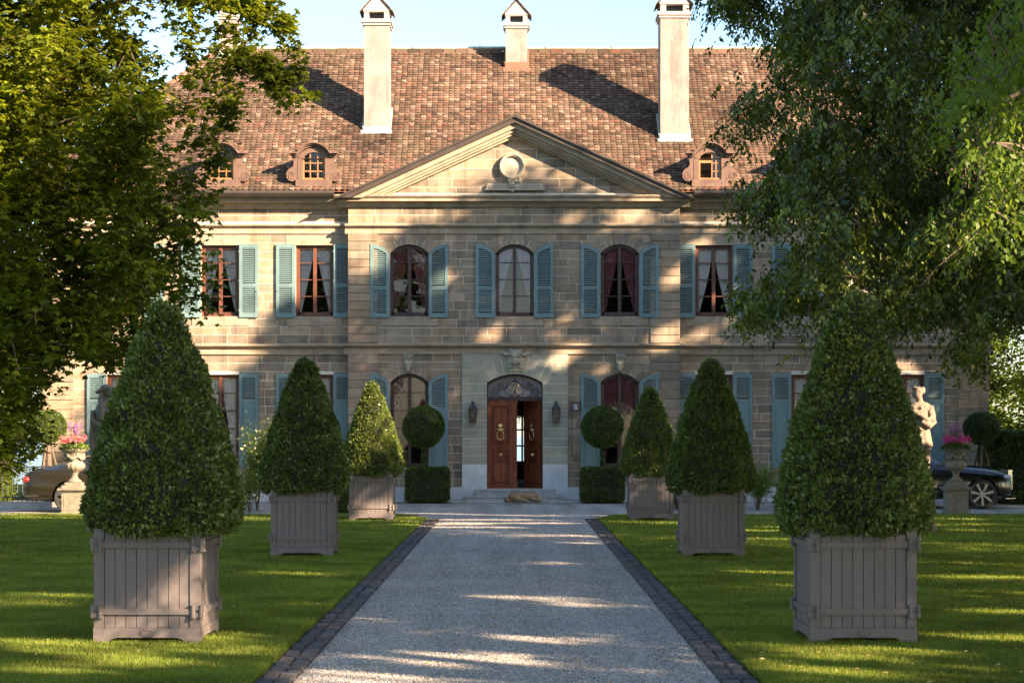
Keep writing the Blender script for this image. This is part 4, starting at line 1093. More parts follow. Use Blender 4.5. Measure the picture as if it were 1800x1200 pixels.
m = MB(); m.box(-0.03, 0.055, yd - 0.035, yd + 0.06, zl0, zl1); m.box(-0.045, 0.07, yd - 0.05, yd + 0.06, zl0, zl0 + 0.14); m.box(-0.045, 0.07, yd - 0.05, yd + 0.06, zl1 - 0.06, zl1); m.build('door_stile', 'door', D1)
# right leaf swung inwards; mirrored so its hinge is on the right jamb
ang = R(52)
mr_ = Matrix.Translation((0.70, yd + 0.03, zl0)) @ Matrix.Rotation(-ang, 4, 'Z') @ Matrix.Scale(-1, 4, (1, 0, 0))
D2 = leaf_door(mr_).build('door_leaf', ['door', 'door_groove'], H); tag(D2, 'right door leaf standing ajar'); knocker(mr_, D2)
m = MB()
for s_ in (-1, 1): m.box(s_ * 0.71 - 0.012, s_ * 0.71 + 0.012, yd - 0.02, yd + 0.08, zl0, oD['z1'])
m.box(-0.7, 0.7, yd - 0.06, yd + 0.08, zl1, zl1 + 0.075); m.box(-0.7, 0.7, yd - 0.08, yd + 0.08, zl1 + 0.05, zl1 + 0.085)
p0 = arc(0, 0.72, oD['z1'], oD['rise'], 18, -0.045); p1 = arc(0, 0.72, oD['z1'], oD['rise'], 18, 0.0)
for k in range(18): m.prism([p0[k], p0[k + 1], p1[k + 1], p1[k]], yd - 0.02, yd + 0.08)
m.build('door_frame', 'frame_dark', H)
zf0 = zl1 + 0.085
m = MB(); pa = arc(0, 0.69, oD['z1'], oD['rise'] - 0.02, 16)
m.add([(p[0], yd + 0.02, p[1]) for p in pa[::-1]] + [(-0.69, yd + 0.02, zf0), (0.69, yd + 0.02, zf0)], [list(range(19))])
FL = m.build('fanlight', 'glass_fan', H)
m = MB(); yy = yd - 0.01
zt_f = oD['z1'] + oD['rise'] - 0.04
def spiral(cx, cz, r0, turns, a0, dr=1, n=34, rr=0.009):
    m.tube([(cx + r0 * (1 - 0.86 * k / n) * math.cos(a0 + dr * turns * 2 * PI * k / n), yy, cz + r0 * (1 - 0.86 * k / n) * math.sin(a0 + dr * turns * 2 * PI * k / n)) for k in range(n + 1)], rr, 5)
zm_f = (zf0 + zt_f) / 2
for s_ in (-1, 1):
    spiral(s_ * 0.53, zf0 + 0.13, 0.11, 1.8, PI / 2 if s_ > 0 else PI / 2, -s_); spiral(s_ * 0.36, zf0 + 0.30, 0.1, 1.7, -PI / 2, s_)
    m.tube([(s_ * 0.53, yy, zf0 + 0.24), (s_ * 0.45, yy, zf0 + 0.2), (s_ * 0.40, yy, zf0 + 0.14), (s_ * 0.43, yy, zf0 + 0.05), (s_ * 0.3, yy, zf0 + 0.01)], 0.009, 5)
    m.tube([(s_ * 0.36, yy, zf0 + 0.2), (s_ * 0.27, yy, zf0 + 0.22), (s_ * 0.2, yy, zf0 + 0.32), (s_ * 0.22, yy, zf0 + 0.42)], 0.009, 5)
    m.tube([(s_ * 0.03, yy, zf0 + 0.02), (s_ * 0.18, yy, zf0 + 0.08), (s_ * 0.26, yy, zf0 + 0.18), (s_ * 0.2, yy, zf0 + 0.3), (s_ * 0.08, yy, zf0 + 0.4), (0, yy, zf0 + 0.44)], 0.009, 5)
    spiral(s_ * 0.1, zf0 + 0.035, 0.045, 1.3, PI / 2, s_, 20)
m.tube([(-0.68, yy, zf0 + 0.01), (0.68, yy, zf0 + 0.01)], 0.01, 5); m.tube([(0, yy, zf0), (0, yy, zt_f)], 0.01, 5)
m.build('scrollwork', 'iron', FL)
m = MB(); yy = yd - 0.03; cx, cz = 0.0, zf0 + 0.24
S_ = lambda L: [(cx + a * 0.17, yy, cz + b * 0.17) for a, b in L]
m.tube(S_([(-0.75, -0.55), (-0.6, -0.7), (-0.4, -0.6), (-0.2, -0.2), (-0.02, 0.3), (0.1, 0.62)]), 0.009, 5)
m.tube(S_([(-0.85, 0.1), (-0.9, 0.4), (-0.6, 0.7), (-0.1, 0.82), (0.4, 0.75), (0.62, 0.5), (0.5, 0.2), (0.2, 0.05), (-0.05, 0.05), (0.15, -0.05), (0.3, -0.35), (0.45, -0.65), (0.7, -0.72), (0.9, -0.5)]), [0.006, 0.009, 0.008, 0.008, 0.009, 0.011, 0.01, 0.008, 0.006, 0.008, 0.01, 0.01, 0.008, 0.005], 5)
m.tube(S_([(-0.85, 0.1), (-0.7, -0.02), (-0.5, 0.1), (-0.45, 0.35)]), 0.006, 5)
m.build('script_letter_r', 'brass', FL, smooth=True)
# steps
m = MB()
for (x0, x1, y0, z0, z1) in ((-1.6, 1.65, YC - 1.25, -0.02, 0.045), (X(817, 50.5), X(995, 50.5), YC - 0.9, 0.045, 0.175), (X(838, 51), X(974, 51), YC - 0.5, 0.175, 0.325)):
    m.box(x0, x1, y0, YC + (0.3 if z1 > 0.3 else -0.066), z0, z1 - 0.045); m.box(x0 - 0.03, x1 + 0.03, y0 - 0.035, YC + (0.3 if z1 > 0.3 else -0.066), z1 - 0.045, z1)
m.build('front_steps', 'step', H)
# lanterns
def lantern(px):
    cx = X(px, YC); z0, z1 = Z(741, YC), Z(706, YC); y0, y1 = YC - 0.25, YC - 0.1
    hh = z1 - z0; w0, w1 = 0.075, 0.105
    m = MB(); zb, zt = z0, z0 + hh * 0.62
    for sx in (-1, 1):
        for sy in (0, 1):
            m.tube([(cx + sx * w0, y0 + 0.02 + sy * (y1 - y0 - 0.04), zb), (cx + sx * w1, y0 + sy * (y1 - y0), zt)], 0.011, 4)
    m.box(cx - w0 - 0.015, cx + w0 + 0.015, y0 + 0.005, y1, zb - 0.02, zb + 0.015); m.box(cx - w1 - 0.015, cx + w1 + 0.015, y0 - 0.015, y1 + 0.01, zt, zt + 0.03)
    m.box(cx - w0 - 0.01, cx + w0 + 0.01, y1 - 0.015, y1 - 0.005, zb, zt); m.box(cx - w0 * 0.9, cx + w0 * 0.9, y0 + 0.02, y0 + 0.03, zb, zb + hh * 0.16)
    c = (cx, (y0 + y1) / 2)
    vs = [(c[0] - w1, y0, zt + 0.03), (c[0] + w1, y0, zt + 0.03), (c[0] + w1, y1, zt + 0.03), (c[0] - w1, y1, zt + 0.03), (c[0] - 0.045, c[1] - 0.03, zt + 0.13), (c[0] + 0.045, c[1] - 0.03, zt + 0.13), (c[0] + 0.045, c[1] + 0.03, zt + 0.13), (c[0] - 0.045, c[1] + 0.03, zt + 0.13)]
    m.add(vs, [(0, 1, 5, 4), (1, 2, 6, 5), (2, 3, 7, 6), (3, 0, 4, 7), (4, 5, 6, 7)])
    m.box(c[0] - 0.04, c[0] + 0.04, c[1] - 0.03, c[1] + 0.03, zt + 0.13, zt + 0.19); m.box(c[0] - 0.055, c[0] + 0.055, c[1] - 0.045, c[1] + 0.045, zt + 0.19, zt + 0.205)
    m.box(cx - 0.03, cx + 0.03, y1, YC - 0.04, zb + 0.1, zb + 0.2); m.box(cx - 0.05, cx + 0.05, YC - 0.062, YC - 0.045, zb + 0.02, zb + 0.3)
    Ln = m.build('wall_lantern', 'iron', H)
    m = MB(); m.box(cx - w0, cx + w0, y0 + 0.006, y0 + 0.009, zb, zt); m.build('lantern_glass', 'lamp_glass', Ln)
    m = MB(); m.ell((cx, (y0 + y1) / 2 - 0.02, zb + hh * 0.3), (0.05, 0.05, 0.06)); m.build('bulb', 'bulb', Ln, smooth=True)
lantern(831.5); lantern(977.5)
# bell
m = MB(); y = YC - 0.16
xa, xb = X(1003, YC), X(1019, YC); cx = (xa + xb) / 2; zt, zb = Z(708, YC), Z(721, YC)
for x in (xa, xb): m.tube([(x, y, zt + 0.02), (x, y, zb)], 0.012, 6); m.ell((x, y, zb), (0.02, 0.02, 0.02)); m.ell((x, y, zt + 0.02), (0.02, 0.02, 0.02)); m.tube([(x, y, zb + 0.08), (x, YC, zb + 0.08)], 0.01, 5)
m.tube([(xa, y, zt), (xb, y, zt)], 0.013, 6)
BELL = m.build('bell_bracket', 'iron', H)
m = MB(); m.lathe([(0.075, -0.17), (0.068, -0.15), (0.05, -0.1), (0.043, -0.05), (0.03, -0.02), (0.0, 0.0)], (cx + 0.01, y, zt - 0.01), 14); m.build('bell', 'alloy', BELL, smooth=True)
m = MB(); xx = X(1005, YC); m.tube([(cx, y, zt), (xx, y, zt + 0.08), (xx, YC - 0.08, zt + 0.02), (xx, YC - 0.08, Z(803, YC))], 0.008, 5); m.ell((xx, YC - 0.08, Z(800, YC)), (0.018, 0.018, 0.05)); m.ell((xx, YC - 0.08, Z(785, YC)), (0.016, 0.016, 0.03)); m.build('bell_pull', 'iron', BELL)
# security camera like bracket by the pediment base and small lamp at far left
# chandelier in the hall
E = empty('chandelier', (0.22, 56.2, 2.3)); tag(E, 'dark crystal chandelier seen through the open front door', 'chandelier')
m = MB(); m.tube([(0, 0, 0.75), (0, 0, -0.1)], 0.02, 6)
for k in range(8):
    a = 2 * PI * k / 8; c_, s_ = math.cos(a), math.sin(a)
    m.tube([(0, 0, 0), (0.12 * c_, 0.12 * s_, -0.1), (0.26 * c_, 0.26 * s_, -0.06), (0.3 * c_, 0.3 * s_, 0.06)], 0.012, 5)
m.build('arm', 'iron', E)
for k in range(12):
    a = 2 * PI * k / 12 + 0.1; r = (0.3, 0.16, 0.08)[k % 3]; m = MB(); zt_c = (0.05, 0.2, 0.32)[k % 3]
    m.tube([(r * math.cos(a), r * math.sin(a), zt_c - 0.028 * j) for j in range(18)], [0.006 + 0.016 * (j % 2) for j in range(18)], 6)
    m.build('crystal_strand', 'lamp_glass', E)
# ------------------------------------------------------------------ foliage tools
def tri_sample(o_me, n):
    me = o_me; me.calc_loop_triangles()
    T = np.empty(len(me.loop_triangles) * 3, dtype=np.int32); me.loop_triangles.foreach_get('vertices', T); T = T.reshape(-1, 3)
    co = np.empty(len(me.vertices) * 3); me.vertices.foreach_get('co', co); co = co.reshape(-1, 3)
    a, b, c = co[T[:, 0]], co[T[:, 1]], co[T[:, 2]]; nn = np.cross(b - a, c - a); ar = np.linalg.norm(nn, axis=1)
    idx = rng.choice(len(T), n, p=ar / ar.sum()); u = rng.uniform(size=n); v = rng.uniform(size=n); f = u + v > 1; u[f], v[f] = 1 - u[f], 1 - v[f]
    return a[idx] + (b - a)[idx] * u[:, None] + (c - a)[idx] * v[:, None], unit(nn[idx])
def core_mesh(mb, noise=0.03, freq=9, inset=0.02, seed=1):
    me = bpy.data.meshes.new('core'); me.from_pydata(mb.v, [], mb.f); me.update()
    bm = bmesh.new(); bm.from_mesh(me); bmesh.ops.recalc_face_normals(bm, faces=bm.faces); bm.normal_update()
    P = np.array([v.co[:] for v in bm.verts]); nz = vnoise(P, freq, seed) * noise + vnoise(P, freq * 2.7, seed + 5) * noise * 0.5
    for v, d in zip(bm.verts, nz): v.co += v.normal * (float(d) - inset)
    bm.normal_update(); bm.to_mesh(me); bm.free(); return me
def clad(mb, name, mat, parent, tufts, per=7, L=0.035, W=0.018, spread=0.9, noise=0.03, freq=9, seed=1, stick=0.02, updir=0.25, origin=(0, 0, 0)):
    me = core_mesh(mb, noise, freq, 0.02, seed)
    P, N = tri_sample(me, tufts)
    P = P + N * rng.uniform(-0.022, stick, (tufts, 1))
    Pp = np.repeat(P, per, 0); Nn = np.repeat(N, per, 0)
    D = unit(Nn + rng.normal(size=Pp.shape) * spread + np.array([0, 0, updir]))
    nrm = unit(rng.normal(size=Pp.shape) * 0.8 + Nn * 0.6 + np.array([0, 0, 0.5]))
    n = len(Pp); Ls = L * rng.uniform(0.6, 1.3, n)
    V = leafq(Pp + rng.normal(size=Pp.shape) * L * 0.28, D, nrm, Ls, Ls * W / L)
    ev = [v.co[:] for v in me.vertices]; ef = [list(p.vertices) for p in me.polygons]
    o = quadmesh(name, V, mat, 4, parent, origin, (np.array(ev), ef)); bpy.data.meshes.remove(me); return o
def sub_lathe(prof, seg=40, sub=4):
    P = []
    for i in range(len(prof) - 1):
        for k in range(sub): t = k / sub; P.append((prof[i][0] * (1 - t) + prof[i + 1][0] * t, prof[i][1] * (1 - t) + prof[i + 1][1] * t))
    P.append(prof[-1]); return P

# ------------------------------------------------------------------ planters with cone topiaries
def planter():
    E = empty('planter_box', (0, 0, 0)); a = 0.44; t = 0.03
    m = MB()
    for s_ in range(4):
        Mx = Matrix.Rotation(s_ * PI / 2, 4, 'Z')
        y = -a + 0.012
        n = 8; w_ = (2 * a - 0.17) / n
        for k in range(n):
            x = -a + 0.085 + k * w_
            m.box(x + 0.003, x + w_ - 0.003, y, y + t, 0.135, 0.925, mat=Mx)
            m.box(x - 0.006, x + 0.006, y + 0.018, y + t, 0.135, 0.925, mat=Mx)
    m.build('plank_panel', 'box', E)
    for sx in (-1, 1):
        for sy in (-1, 1):
            x0, x1 = sorted((sx * a, sx * (a - 0.083))); y0, y1 = sorted((sy * a, sy * (a - 0.083)))
            m = MB(); m.box(x0, x1, y0, y1, 0.135, 0.93); m.build('corner_post', 'box', E)
    m = MB(); b = a + 0.004
    poly = [(-b, -0.02), (-b + 0.11, -0.02), (-b + 0.125, 0.02), (-b + 0.16, 0.045), (-b + 0.2, 0.055), (b - 0.2, 0.055), (b - 0.16, 0.045), (b - 0.125, 0.02), (b - 0.11, -0.02), (b, -0.02), (b, 0.133), (-b, 0.133)]
    for s_ in range(4):
        Mx = Matrix.Rotation(s_ * PI / 2, 4, 'Z')
        mm = MB(); q = b - 0.003 * (s_ % 2)
        mm.prism([(min(max(x, -q), q), z) for x, z in poly], -q, -q + 0.045)
        m.add([Mx @ Vector(v) for v in mm.v], mm.f)
    m.build('base_rail', 'box', E)
    m = MB(); m.ell((-0.0, -b - 0.0, 0.09), (0.058, 0.006, 0.031), 24, 8); 
    m.tube([(0.056 * math.cos(2 * PI * k / 28), -b - 0.005, 0.09 + 0.029 * math.sin(2 * PI * k / 28)) for k in range(29)], 0.0035, 5)
    m.tube([(0.042 * math.cos(2 * PI * k / 28), -b - 0.006, 0.09 + 0.019 * math.sin(2 * PI * k / 28)) for k in range(29)], 0.002, 4)
    m.build('oval_plaque', 'box', E, smooth=True)
    for z in (0.80, 0.265):
        m = MB()
        for s_ in range(4):
            Mx = Matrix.Rotation(s_ * PI / 2, 4, 'Z')
            m.box(-a + 0.06, a - 0.06, -a - 0.012, -a + 0.013, z - 0.024, z + 0.024, mat=Mx)
        St = m.build('iron_strap', 'box', E)
        for cn in range(4):
            m = MB()
            for (s_, sx) in ((cn, 1), ((cn + 1) % 4, -1)):
                Mx = Matrix.Rotation(s_ * PI / 2, 4, 'Z')
                x = sx * (a - 0.055)
                m.tube([Mx @ Vector((x, -a - 0.016, z + q)) for q in (-0.054, -0.042, -0.04, -0.004, 0.0, 0.004, 0.04, 0.042, 0.054)], [0.024, 0.024, 0.019, 0.019, 0.016, 0.019, 0.019, 0.024, 0.024], 10)
                m.box(min(x, sx * (a + 0.012)), max(x, sx * (a + 0.012)), -a - 0.014, -a + 0.0, z - 0.045, z - 0.012, mat=Mx)
                m.box(min(x, sx * (a + 0.012)), max(x, sx * (a + 0.012)), -a - 0.014, -a + 0.0, z + 0.012, z + 0.045, mat=Mx)
                x2 = sx * (a + 0.012)
                if sx > 0: m.tube([Mx @ Vector((x2, -a - 0.012, z - 0.05)), Mx @ Vector((x2, -a - 0.012, z + 0.05))], 0.016, 8)
            m.build('hinge', 'box', St)
    m = MB(); m.box(-a + 0.05, a - 0.05, -a + 0.05, a - 0.05, 0.06, 0.88); m.build('soil', 'soil', E)
    return E
CONE = [(0.42, 0.015), (0.60, 0.0), (0.67, 0.07), (0.69, 0.16), (0.675, 0.3), (0.625, 0.52), (0.565, 0.72), (0.50, 0.93), (0.42, 1.14), (0.345, 1.34), (0.26, 1.54), (0.18, 1.72), (0.10, 1.84), (0.03, 1.90)]
def cone():
    E = empty('cone_topiary', (0, 0, 0))
    m = MB(); m.lathe(sub_lathe(CONE), (0, 0, 0), 56)
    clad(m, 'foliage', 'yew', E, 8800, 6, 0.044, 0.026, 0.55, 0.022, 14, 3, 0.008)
    m = MB(); m.tube([(0, 0, -0.08), (0.01, 0, 0.3), (0, 0.01, 1.2)], [0.05, 0.045, 0.02], 8); m.build('trunk', 'bark', E)
    return E
PL = [(-2.95, 16.45, 'nearest left of the drive'), (-2.955, 28.0, 'middle one left of the drive'), (-2.84, 39.7, 'farthest left of the drive'),
      (2.80, 16.45, 'nearest right of the drive'), (2.755, 28.0, 'middle one right of the drive'), (2.70, 39.7, 'farthest right of the drive')]
p0_, c0_ = planter(), cone()
hs = [(0.925, 0.99), (0.91, 0.98), (0.88, 0.975), (0.93, 1.03), (0.895, 0.975), (0.86, 0.92)]
for i, (x, y, wd_) in enumerate(PL):
    p, c = (p0_, c0_) if i == 0 else (copy_tree(p0_), copy_tree(c0_))
    p.location = (x, y, 0.02); p.scale = (0.975, 0.975, 1.0); p.rotation_euler.z = R([-1.5, 0.5, 0, 1.0, 0, 1][i])
    c.location = (x + (0.05 if i == 0 else 0), y, 0.02 + 0.90); c.rotation_euler.z = R([0, 75, 160, 230, 300, 120][i]); c.scale = (hs[i][0], hs[i][0], hs[i][1])
    dist = wd_.split(' ')[0]; sd_ = 'left' if x < 0 else 'right'
    tag(p, f'taupe slatted planter box with strap hinges, {wd_}', 'planter', 'square planter boxes beside the drive')
    tag(c, f'clipped yew cone in the planter {wd_}', 'topiary', 'yew cones beside the drive')

# ------------------------------------------------------------------ ball topiaries and hedges by the house
def ballm(r, rz=None):
    m = MB(); m.ell((0, 0, 0), (r, r, rz or r), 40, 24); return m
def ball_tree(name, loc, zc, r, rz, label, group, mat='box_leaf', stakes=False, ivy=False, seed=5, tr=0.045, n=4200):
    E = empty(name, loc); tag(E, label, 'topiary', group)
    m = MB(); m.ell((0, 0, zc), (r, r, rz), 36, 22)
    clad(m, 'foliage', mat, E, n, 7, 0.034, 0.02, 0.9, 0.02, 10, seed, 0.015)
    m = MB(); m.tube([(0, 0, 0), (0.03, 0.01, zc * 0.4), (0, 0, zc)], [tr * 1.2, tr, tr * 0.7], 8); m.build('trunk', 'bark', E)
    if ivy:
        m = MB(); m.lathe([(tr * 1.4, 0.1), (tr * 1.5, zc * 0.5), (tr * 1.3, zc - rz * 0.8)], (0, 0, 0), 12)
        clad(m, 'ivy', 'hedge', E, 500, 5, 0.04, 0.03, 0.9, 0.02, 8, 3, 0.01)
    if stakes:
        m = MB()
        for a in (0.4, 2.5, 4.4): m.tube([(0.45 * math.cos(a), 0.45 * math.sin(a), 0), (0.05 * math.cos(a), 0.05 * math.sin(a), zc - rz * 0.9)], 0.025, 6)
        m.build('stake', 'bark', E)
    return E
def hedge_box(name, loc, sx, sy, sz, label, mat='box_leaf', n=4500, seed=3, cat='hedge', group=None, L=0.034, noise=0.015, tubs=False):
    E = empty(name, loc); tag(E, label, cat, group)
    bm = bmesh.new(); bmesh.ops.create_cube(bm, size=1); bmesh.ops.bevel(bm, geom=bm.edges[:], offset=0.05, segments=2, affect='EDGES')
    bmesh.ops.subdivide_edges(bm, edges=bm.edges[:], cuts=6, use_grid_fill=True)
    m = MB(); m.add([(v.co.x * sx, v.co.y * sy, v.co.z * sz + sz / 2 + 0.03) for v in bm.verts], [[v.index for v in f.verts] for f in bm.faces]); bm.free()
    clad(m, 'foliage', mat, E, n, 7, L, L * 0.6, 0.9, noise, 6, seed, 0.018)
    for x in (-0.3, 0, 0.3): m = MB(); m.tube([(x * sx, 0, -0.02), (x * sx + 0.02, 0, sz * 0.7)], 0.02, 6); m.build('stem', 'bark', E)
    return E
Yb = 50.3
for px, s_ in ((745, 'left'), (1059, 'right')):
    x = X(px, Yb)
    ball_tree('ball_topiary', (x, Yb, 0), Z(750, Yb), 36.5 / 3500 * Yb, 36.5 / 3500 * Yb, f'clipped ball topiary on a stem rising from the square hedge {s_} of the front door', 'ball topiaries along the house', ivy=True)
for px, s_ in ((752, 'left'), (1059, 'right')):
    hedge_box('square_hedge', (X(px, Yb), Yb, 0), 1.08, 0.95, 0.86, f'low clipped square hedge {s_} of the front steps', group='square hedges beside the steps')
Yb = 48.6
ball_tree('ball_topiary', (X(84, Yb), Yb, 0), Z(749, Yb), 0.44, 0.39, 'sunlit clipped ball topiary with stakes at the far left corner of the house', 'ball topiaries along the house', stakes=True, tr=0.07)
ball_tree('ball_topiary', (X(1726, Yb + 0.5), Yb + 0.5, 0), Z(752, Yb + 0.5), 0.45, 0.39, 'dark clipped ball topiary with ivy trunk and stakes before the hedge and house corner', 'ball topiaries along the house', mat='hedge', stakes=True, ivy=True, tr=0.07)
hedge_box('hedge', (X(1900, 49.5), 49.8, 0), 4.6, 1.0, 1.75, 'tall dark glossy hedge at the right edge behind the black car', 'hedge', 22000, L=0.055, noise=0.05)
hedge_box('hedge', (-16.0, 49.2, 0), 7.0, 0.8, 2.3, 'bright green hedge behind the iron railing', 'lime', 15000, L=0.06, noise=0.06)
hedge_box('hedge', (X(606, 44), 43.9, 0), 0.5, 0.5, 0.62, 'small sunlit hedge glimpsed left of the farthest left planter', 'lime', 1600)
hedge_box('hedge', (X(1197, 46), 45.9, 0), 0.5, 0.5, 0.62, 'small hedge glimpsed right of the farthest right planter', 'box_leaf', 1400)

# loose flowering shrubs
def shrub(name, loc, rx, ry, h, label, leafm, n=5000, petal=None, pn=60, cat='shrub', L=0.05, stems=9, group=None, low=0.25, dens_top=1.0):
    E = empty(name, loc); tag(E, label, cat, group)
    m = MB(); tips = []
    for k in range(stems):
        a = random.uniform(0, 6.28); r = random.uniform(0.2, 1)
        t = Vector((rx * r * math.cos(a), ry * r * math.sin(a), h * random.uniform(0.65, 1.0)))
        mid = Vector((t.x * 0.35, t.y * 0.35, t.z * 0.55)); m.tube([(t.x * 0.05, t.y * 0.05, -0.02), mid, t], [0.012, 0.008, 0.004], 5); tips += [mid.lerp(t, q) for q in (0.1, 0.4, 0.7, 1.0)]
    m.build('stem', 'bark', E)
    tp = np.array([list(q) for q in tips]); P = tp[rng.integers(0, len(tp), n)] + rng.normal(size=(n, 3)) * np.array([rx, ry, h * 0.5]) * 0.22
    P[:, 2] = np.maximum(P[:, 2], 0.05)
    D = rng.normal(size=(n, 3)); Ls = L * rng.uniform(0.6, 1.3, n)
    quadmesh('foliage', leafq(P, D, rng.normal(size=(n, 3)) + [0, 0, 1], Ls, Ls * 0.55), leafm, 4, E)
    if petal:
        Q = tp[rng.integers(0, len(tp), pn)] + rng.normal(size=(pn, 3)) * np.array([rx, ry, h * 0.4]) * 0.25; Q = np.repeat(Q, 8, 0)
        quadmesh('blossoms', leafq(Q, rng.normal(size=Q.shape), rng.normal(size=Q.shape), 0.04, 0.035), petal, 4, E)
    return E
Ys = 45.5
shrub('rose_bush', (X(452, Ys), Ys, 0), 0.42, 0.35, 1.75, 'tall white-flowering rose bush between the two nearer left cones', 'lime', 5200, 'white_petal', 90, 'rose bush', 0.05, 16)
shrub('rose_bush', (X(437, 44), 44.2, 0), 0.3, 0.3, 0.9, 'low pale green bush at the foot of the tall white rose bush', 'lime', 2000, 'white_petal', 14, 'rose bush', 0.045, 8)
shrub('rose_bush', (X(1332, Ys), Ys, 0), 0.5, 0.4, 0.95, 'low loose green bush between the two nearer right cones', 'lime', 3600, 'white_petal', 10, 'rose bush', 0.05, 14)

# ------------------------------------------------------------------ stone urns with flowers
def urn_proto():
    E = empty('garden_urn', (0, 0, 0)); m = MB()
    a = 0.225
    m.box(-a, a, -a, a, -0.02, 0.50); m.box(-a - 0.03, a + 0.03, -a - 0.03, a + 0.03, -0.02, 0.07); m.box(-a - 0.035, a + 0.035, -a - 0.035, a + 0.035, 0.50, 0.535)
    m.box(-a - 0.075, a + 0.075, -a - 0.075, a + 0.075, 0.535, 0.575); m.box(-a + 0.0, a - 0.0, -a + 0.0, a - 0.0, 0.575, 0.63); m.box(-0.17, 0.17, -0.17, 0.17, 0.63, 0.70)
    m.box(-a + 0.05, a - 0.05, -a - 0.008, -a + 0.02, 0.11, 0.45)
    m.build('pedestal', 'urn', E)
    m = MB()
    prof = [(0.15, 0.70), (0.155, 0.73), (0.11, 0.76), (0.075, 0.80), (0.065, 0.86), (0.09, 0.90), (0.10, 0.92), (0.15, 0.95), (0.20, 1.0), (0.215, 1.05), (0.20, 1.10), (0.165, 1.14), (0.17, 1.2), (0.185, 1.27), (0.2, 1.32), (0.25, 1.35), (0.285, 1.38), (0.29, 1.41), (0.27, 1.43), (0.2, 1.41)]
    m.lathe(prof, (0, 0, 0), 60, flute=lambda k, a: 0.09 * abs(math.sin(a * 7)) * (1 if 7 <= k <= 10 else 0) + (0.02 * math.sin(a * 28) if 15 <= k <= 17 else 0))
    U = m.build('bowl', 'urn', E, smooth=True)
    m = MB()
    for k in range(6):
        a0 = 2 * PI * k / 6; pts = []
        for j in range(9):
            t = j / 8; a = a0 + t * 2 * PI / 6; pts.append((0.2 * math.cos(a), 0.2 * math.sin(a), 1.29 - 0.09 * math.sin(t * PI)))
        m.tube(pts, [0.015, 0.025, 0.033, 0.038, 0.04, 0.038, 0.033, 0.025, 0.015], 7); m.ell((0.2 * math.cos(a0), 0.2 * math.sin(a0), 1.27), (0.035, 0.035, 0.06), 7, 5)
    m.build('garland', 'urn', U, smooth=True)
    return E
def flowers(loc, label, pm):
    E = empty('potted_flowers', loc); tag(E, label, 'flowers', 'flowers in the urns')
    n = 1500; a = rng.uniform(0, 6.28, n); r = 0.31 * np.sqrt(rng.uniform(size=n)); P = np.stack([r * np.cos(a), r * np.sin(a), 0.02 + rng.uniform(0, 0.2, n) * (1.1 - r / 0.34)], 1)
    quadmesh('foliage', leafq(P, rng.normal(size=(n, 3)), rng.normal(size=(n, 3)) + [0, 0, 1], 0.05, 0.035), 'box_leaf', 4, E)
    c = []
    for k in range(15):
        a = random.uniform(0, 6.28); r = random.uniform(0.1, 0.33); c.append((r * math.cos(a), r * math.sin(a), 0.17 + random.uniform(0, 0.1)))
    for x_ in (-0.22, -0.1, 0.12, 0.24): c.append((x_, -0.2, 0.2 + random.uniform(-0.02, 0.06)))
    Q = np.repeat(np.array(c), 26, 0); Q = Q + rng.normal(size=Q.shape) * 0.022
    quadmesh('blossoms', leafq(Q, rng.normal(size=Q.shape) + [0, 0, 0.5], rng.normal(size=Q.shape), 0.04, 0.035), pm, 4, E)
    m = MB(); S = []
    for k in range(9):
        x_, y_ = random.uniform(-0.12, 0.14), random.uniform(-0.1, 0.1); h_ = random.uniform(0.42, 0.58); m.tube([(x_ * 0.6, y_ * 0.6, 0.1), (x_, y_, h_)], 0.006, 4)
        for j in range(10): S.append((x_, y_, h_ - 0.14 + j * 0.018))
    m.build('stem', 'bark', E)
    Q = np.repeat(np.array(S), 4, 0); Q = Q + rng.normal(size=Q.shape) * 0.014
    quadmesh('blossoms', leafq(Q, rng.normal(size=Q.shape), rng.normal(size=Q.shape), 0.03, 0.025), 'violet', 4, E)
u0 = urn_proto(); u1 = copy_tree(u0)
u0.location = (X(130, 42.6), 42.65, 0.0); u1.location = (X(1682, 43.4), 43.5, 0.0)
tag(u0, 'pale sunlit stone urn on a square pedestal in front of the olive grey car', 'garden urn', 'stone urns at the lawn edge')
tag(u1, 'grey mossy stone urn on a square pedestal in front of the black car', 'garden urn', 'stone urns at the lawn edge')
flowers((u0.location.x, u0.location.y, 1.39), 'pink flowers filling the left stone urn', 'pink')
flowers((u1.location.x, u1.location.y, 1.39), 'magenta flowers filling the right stone urn', 'magenta')

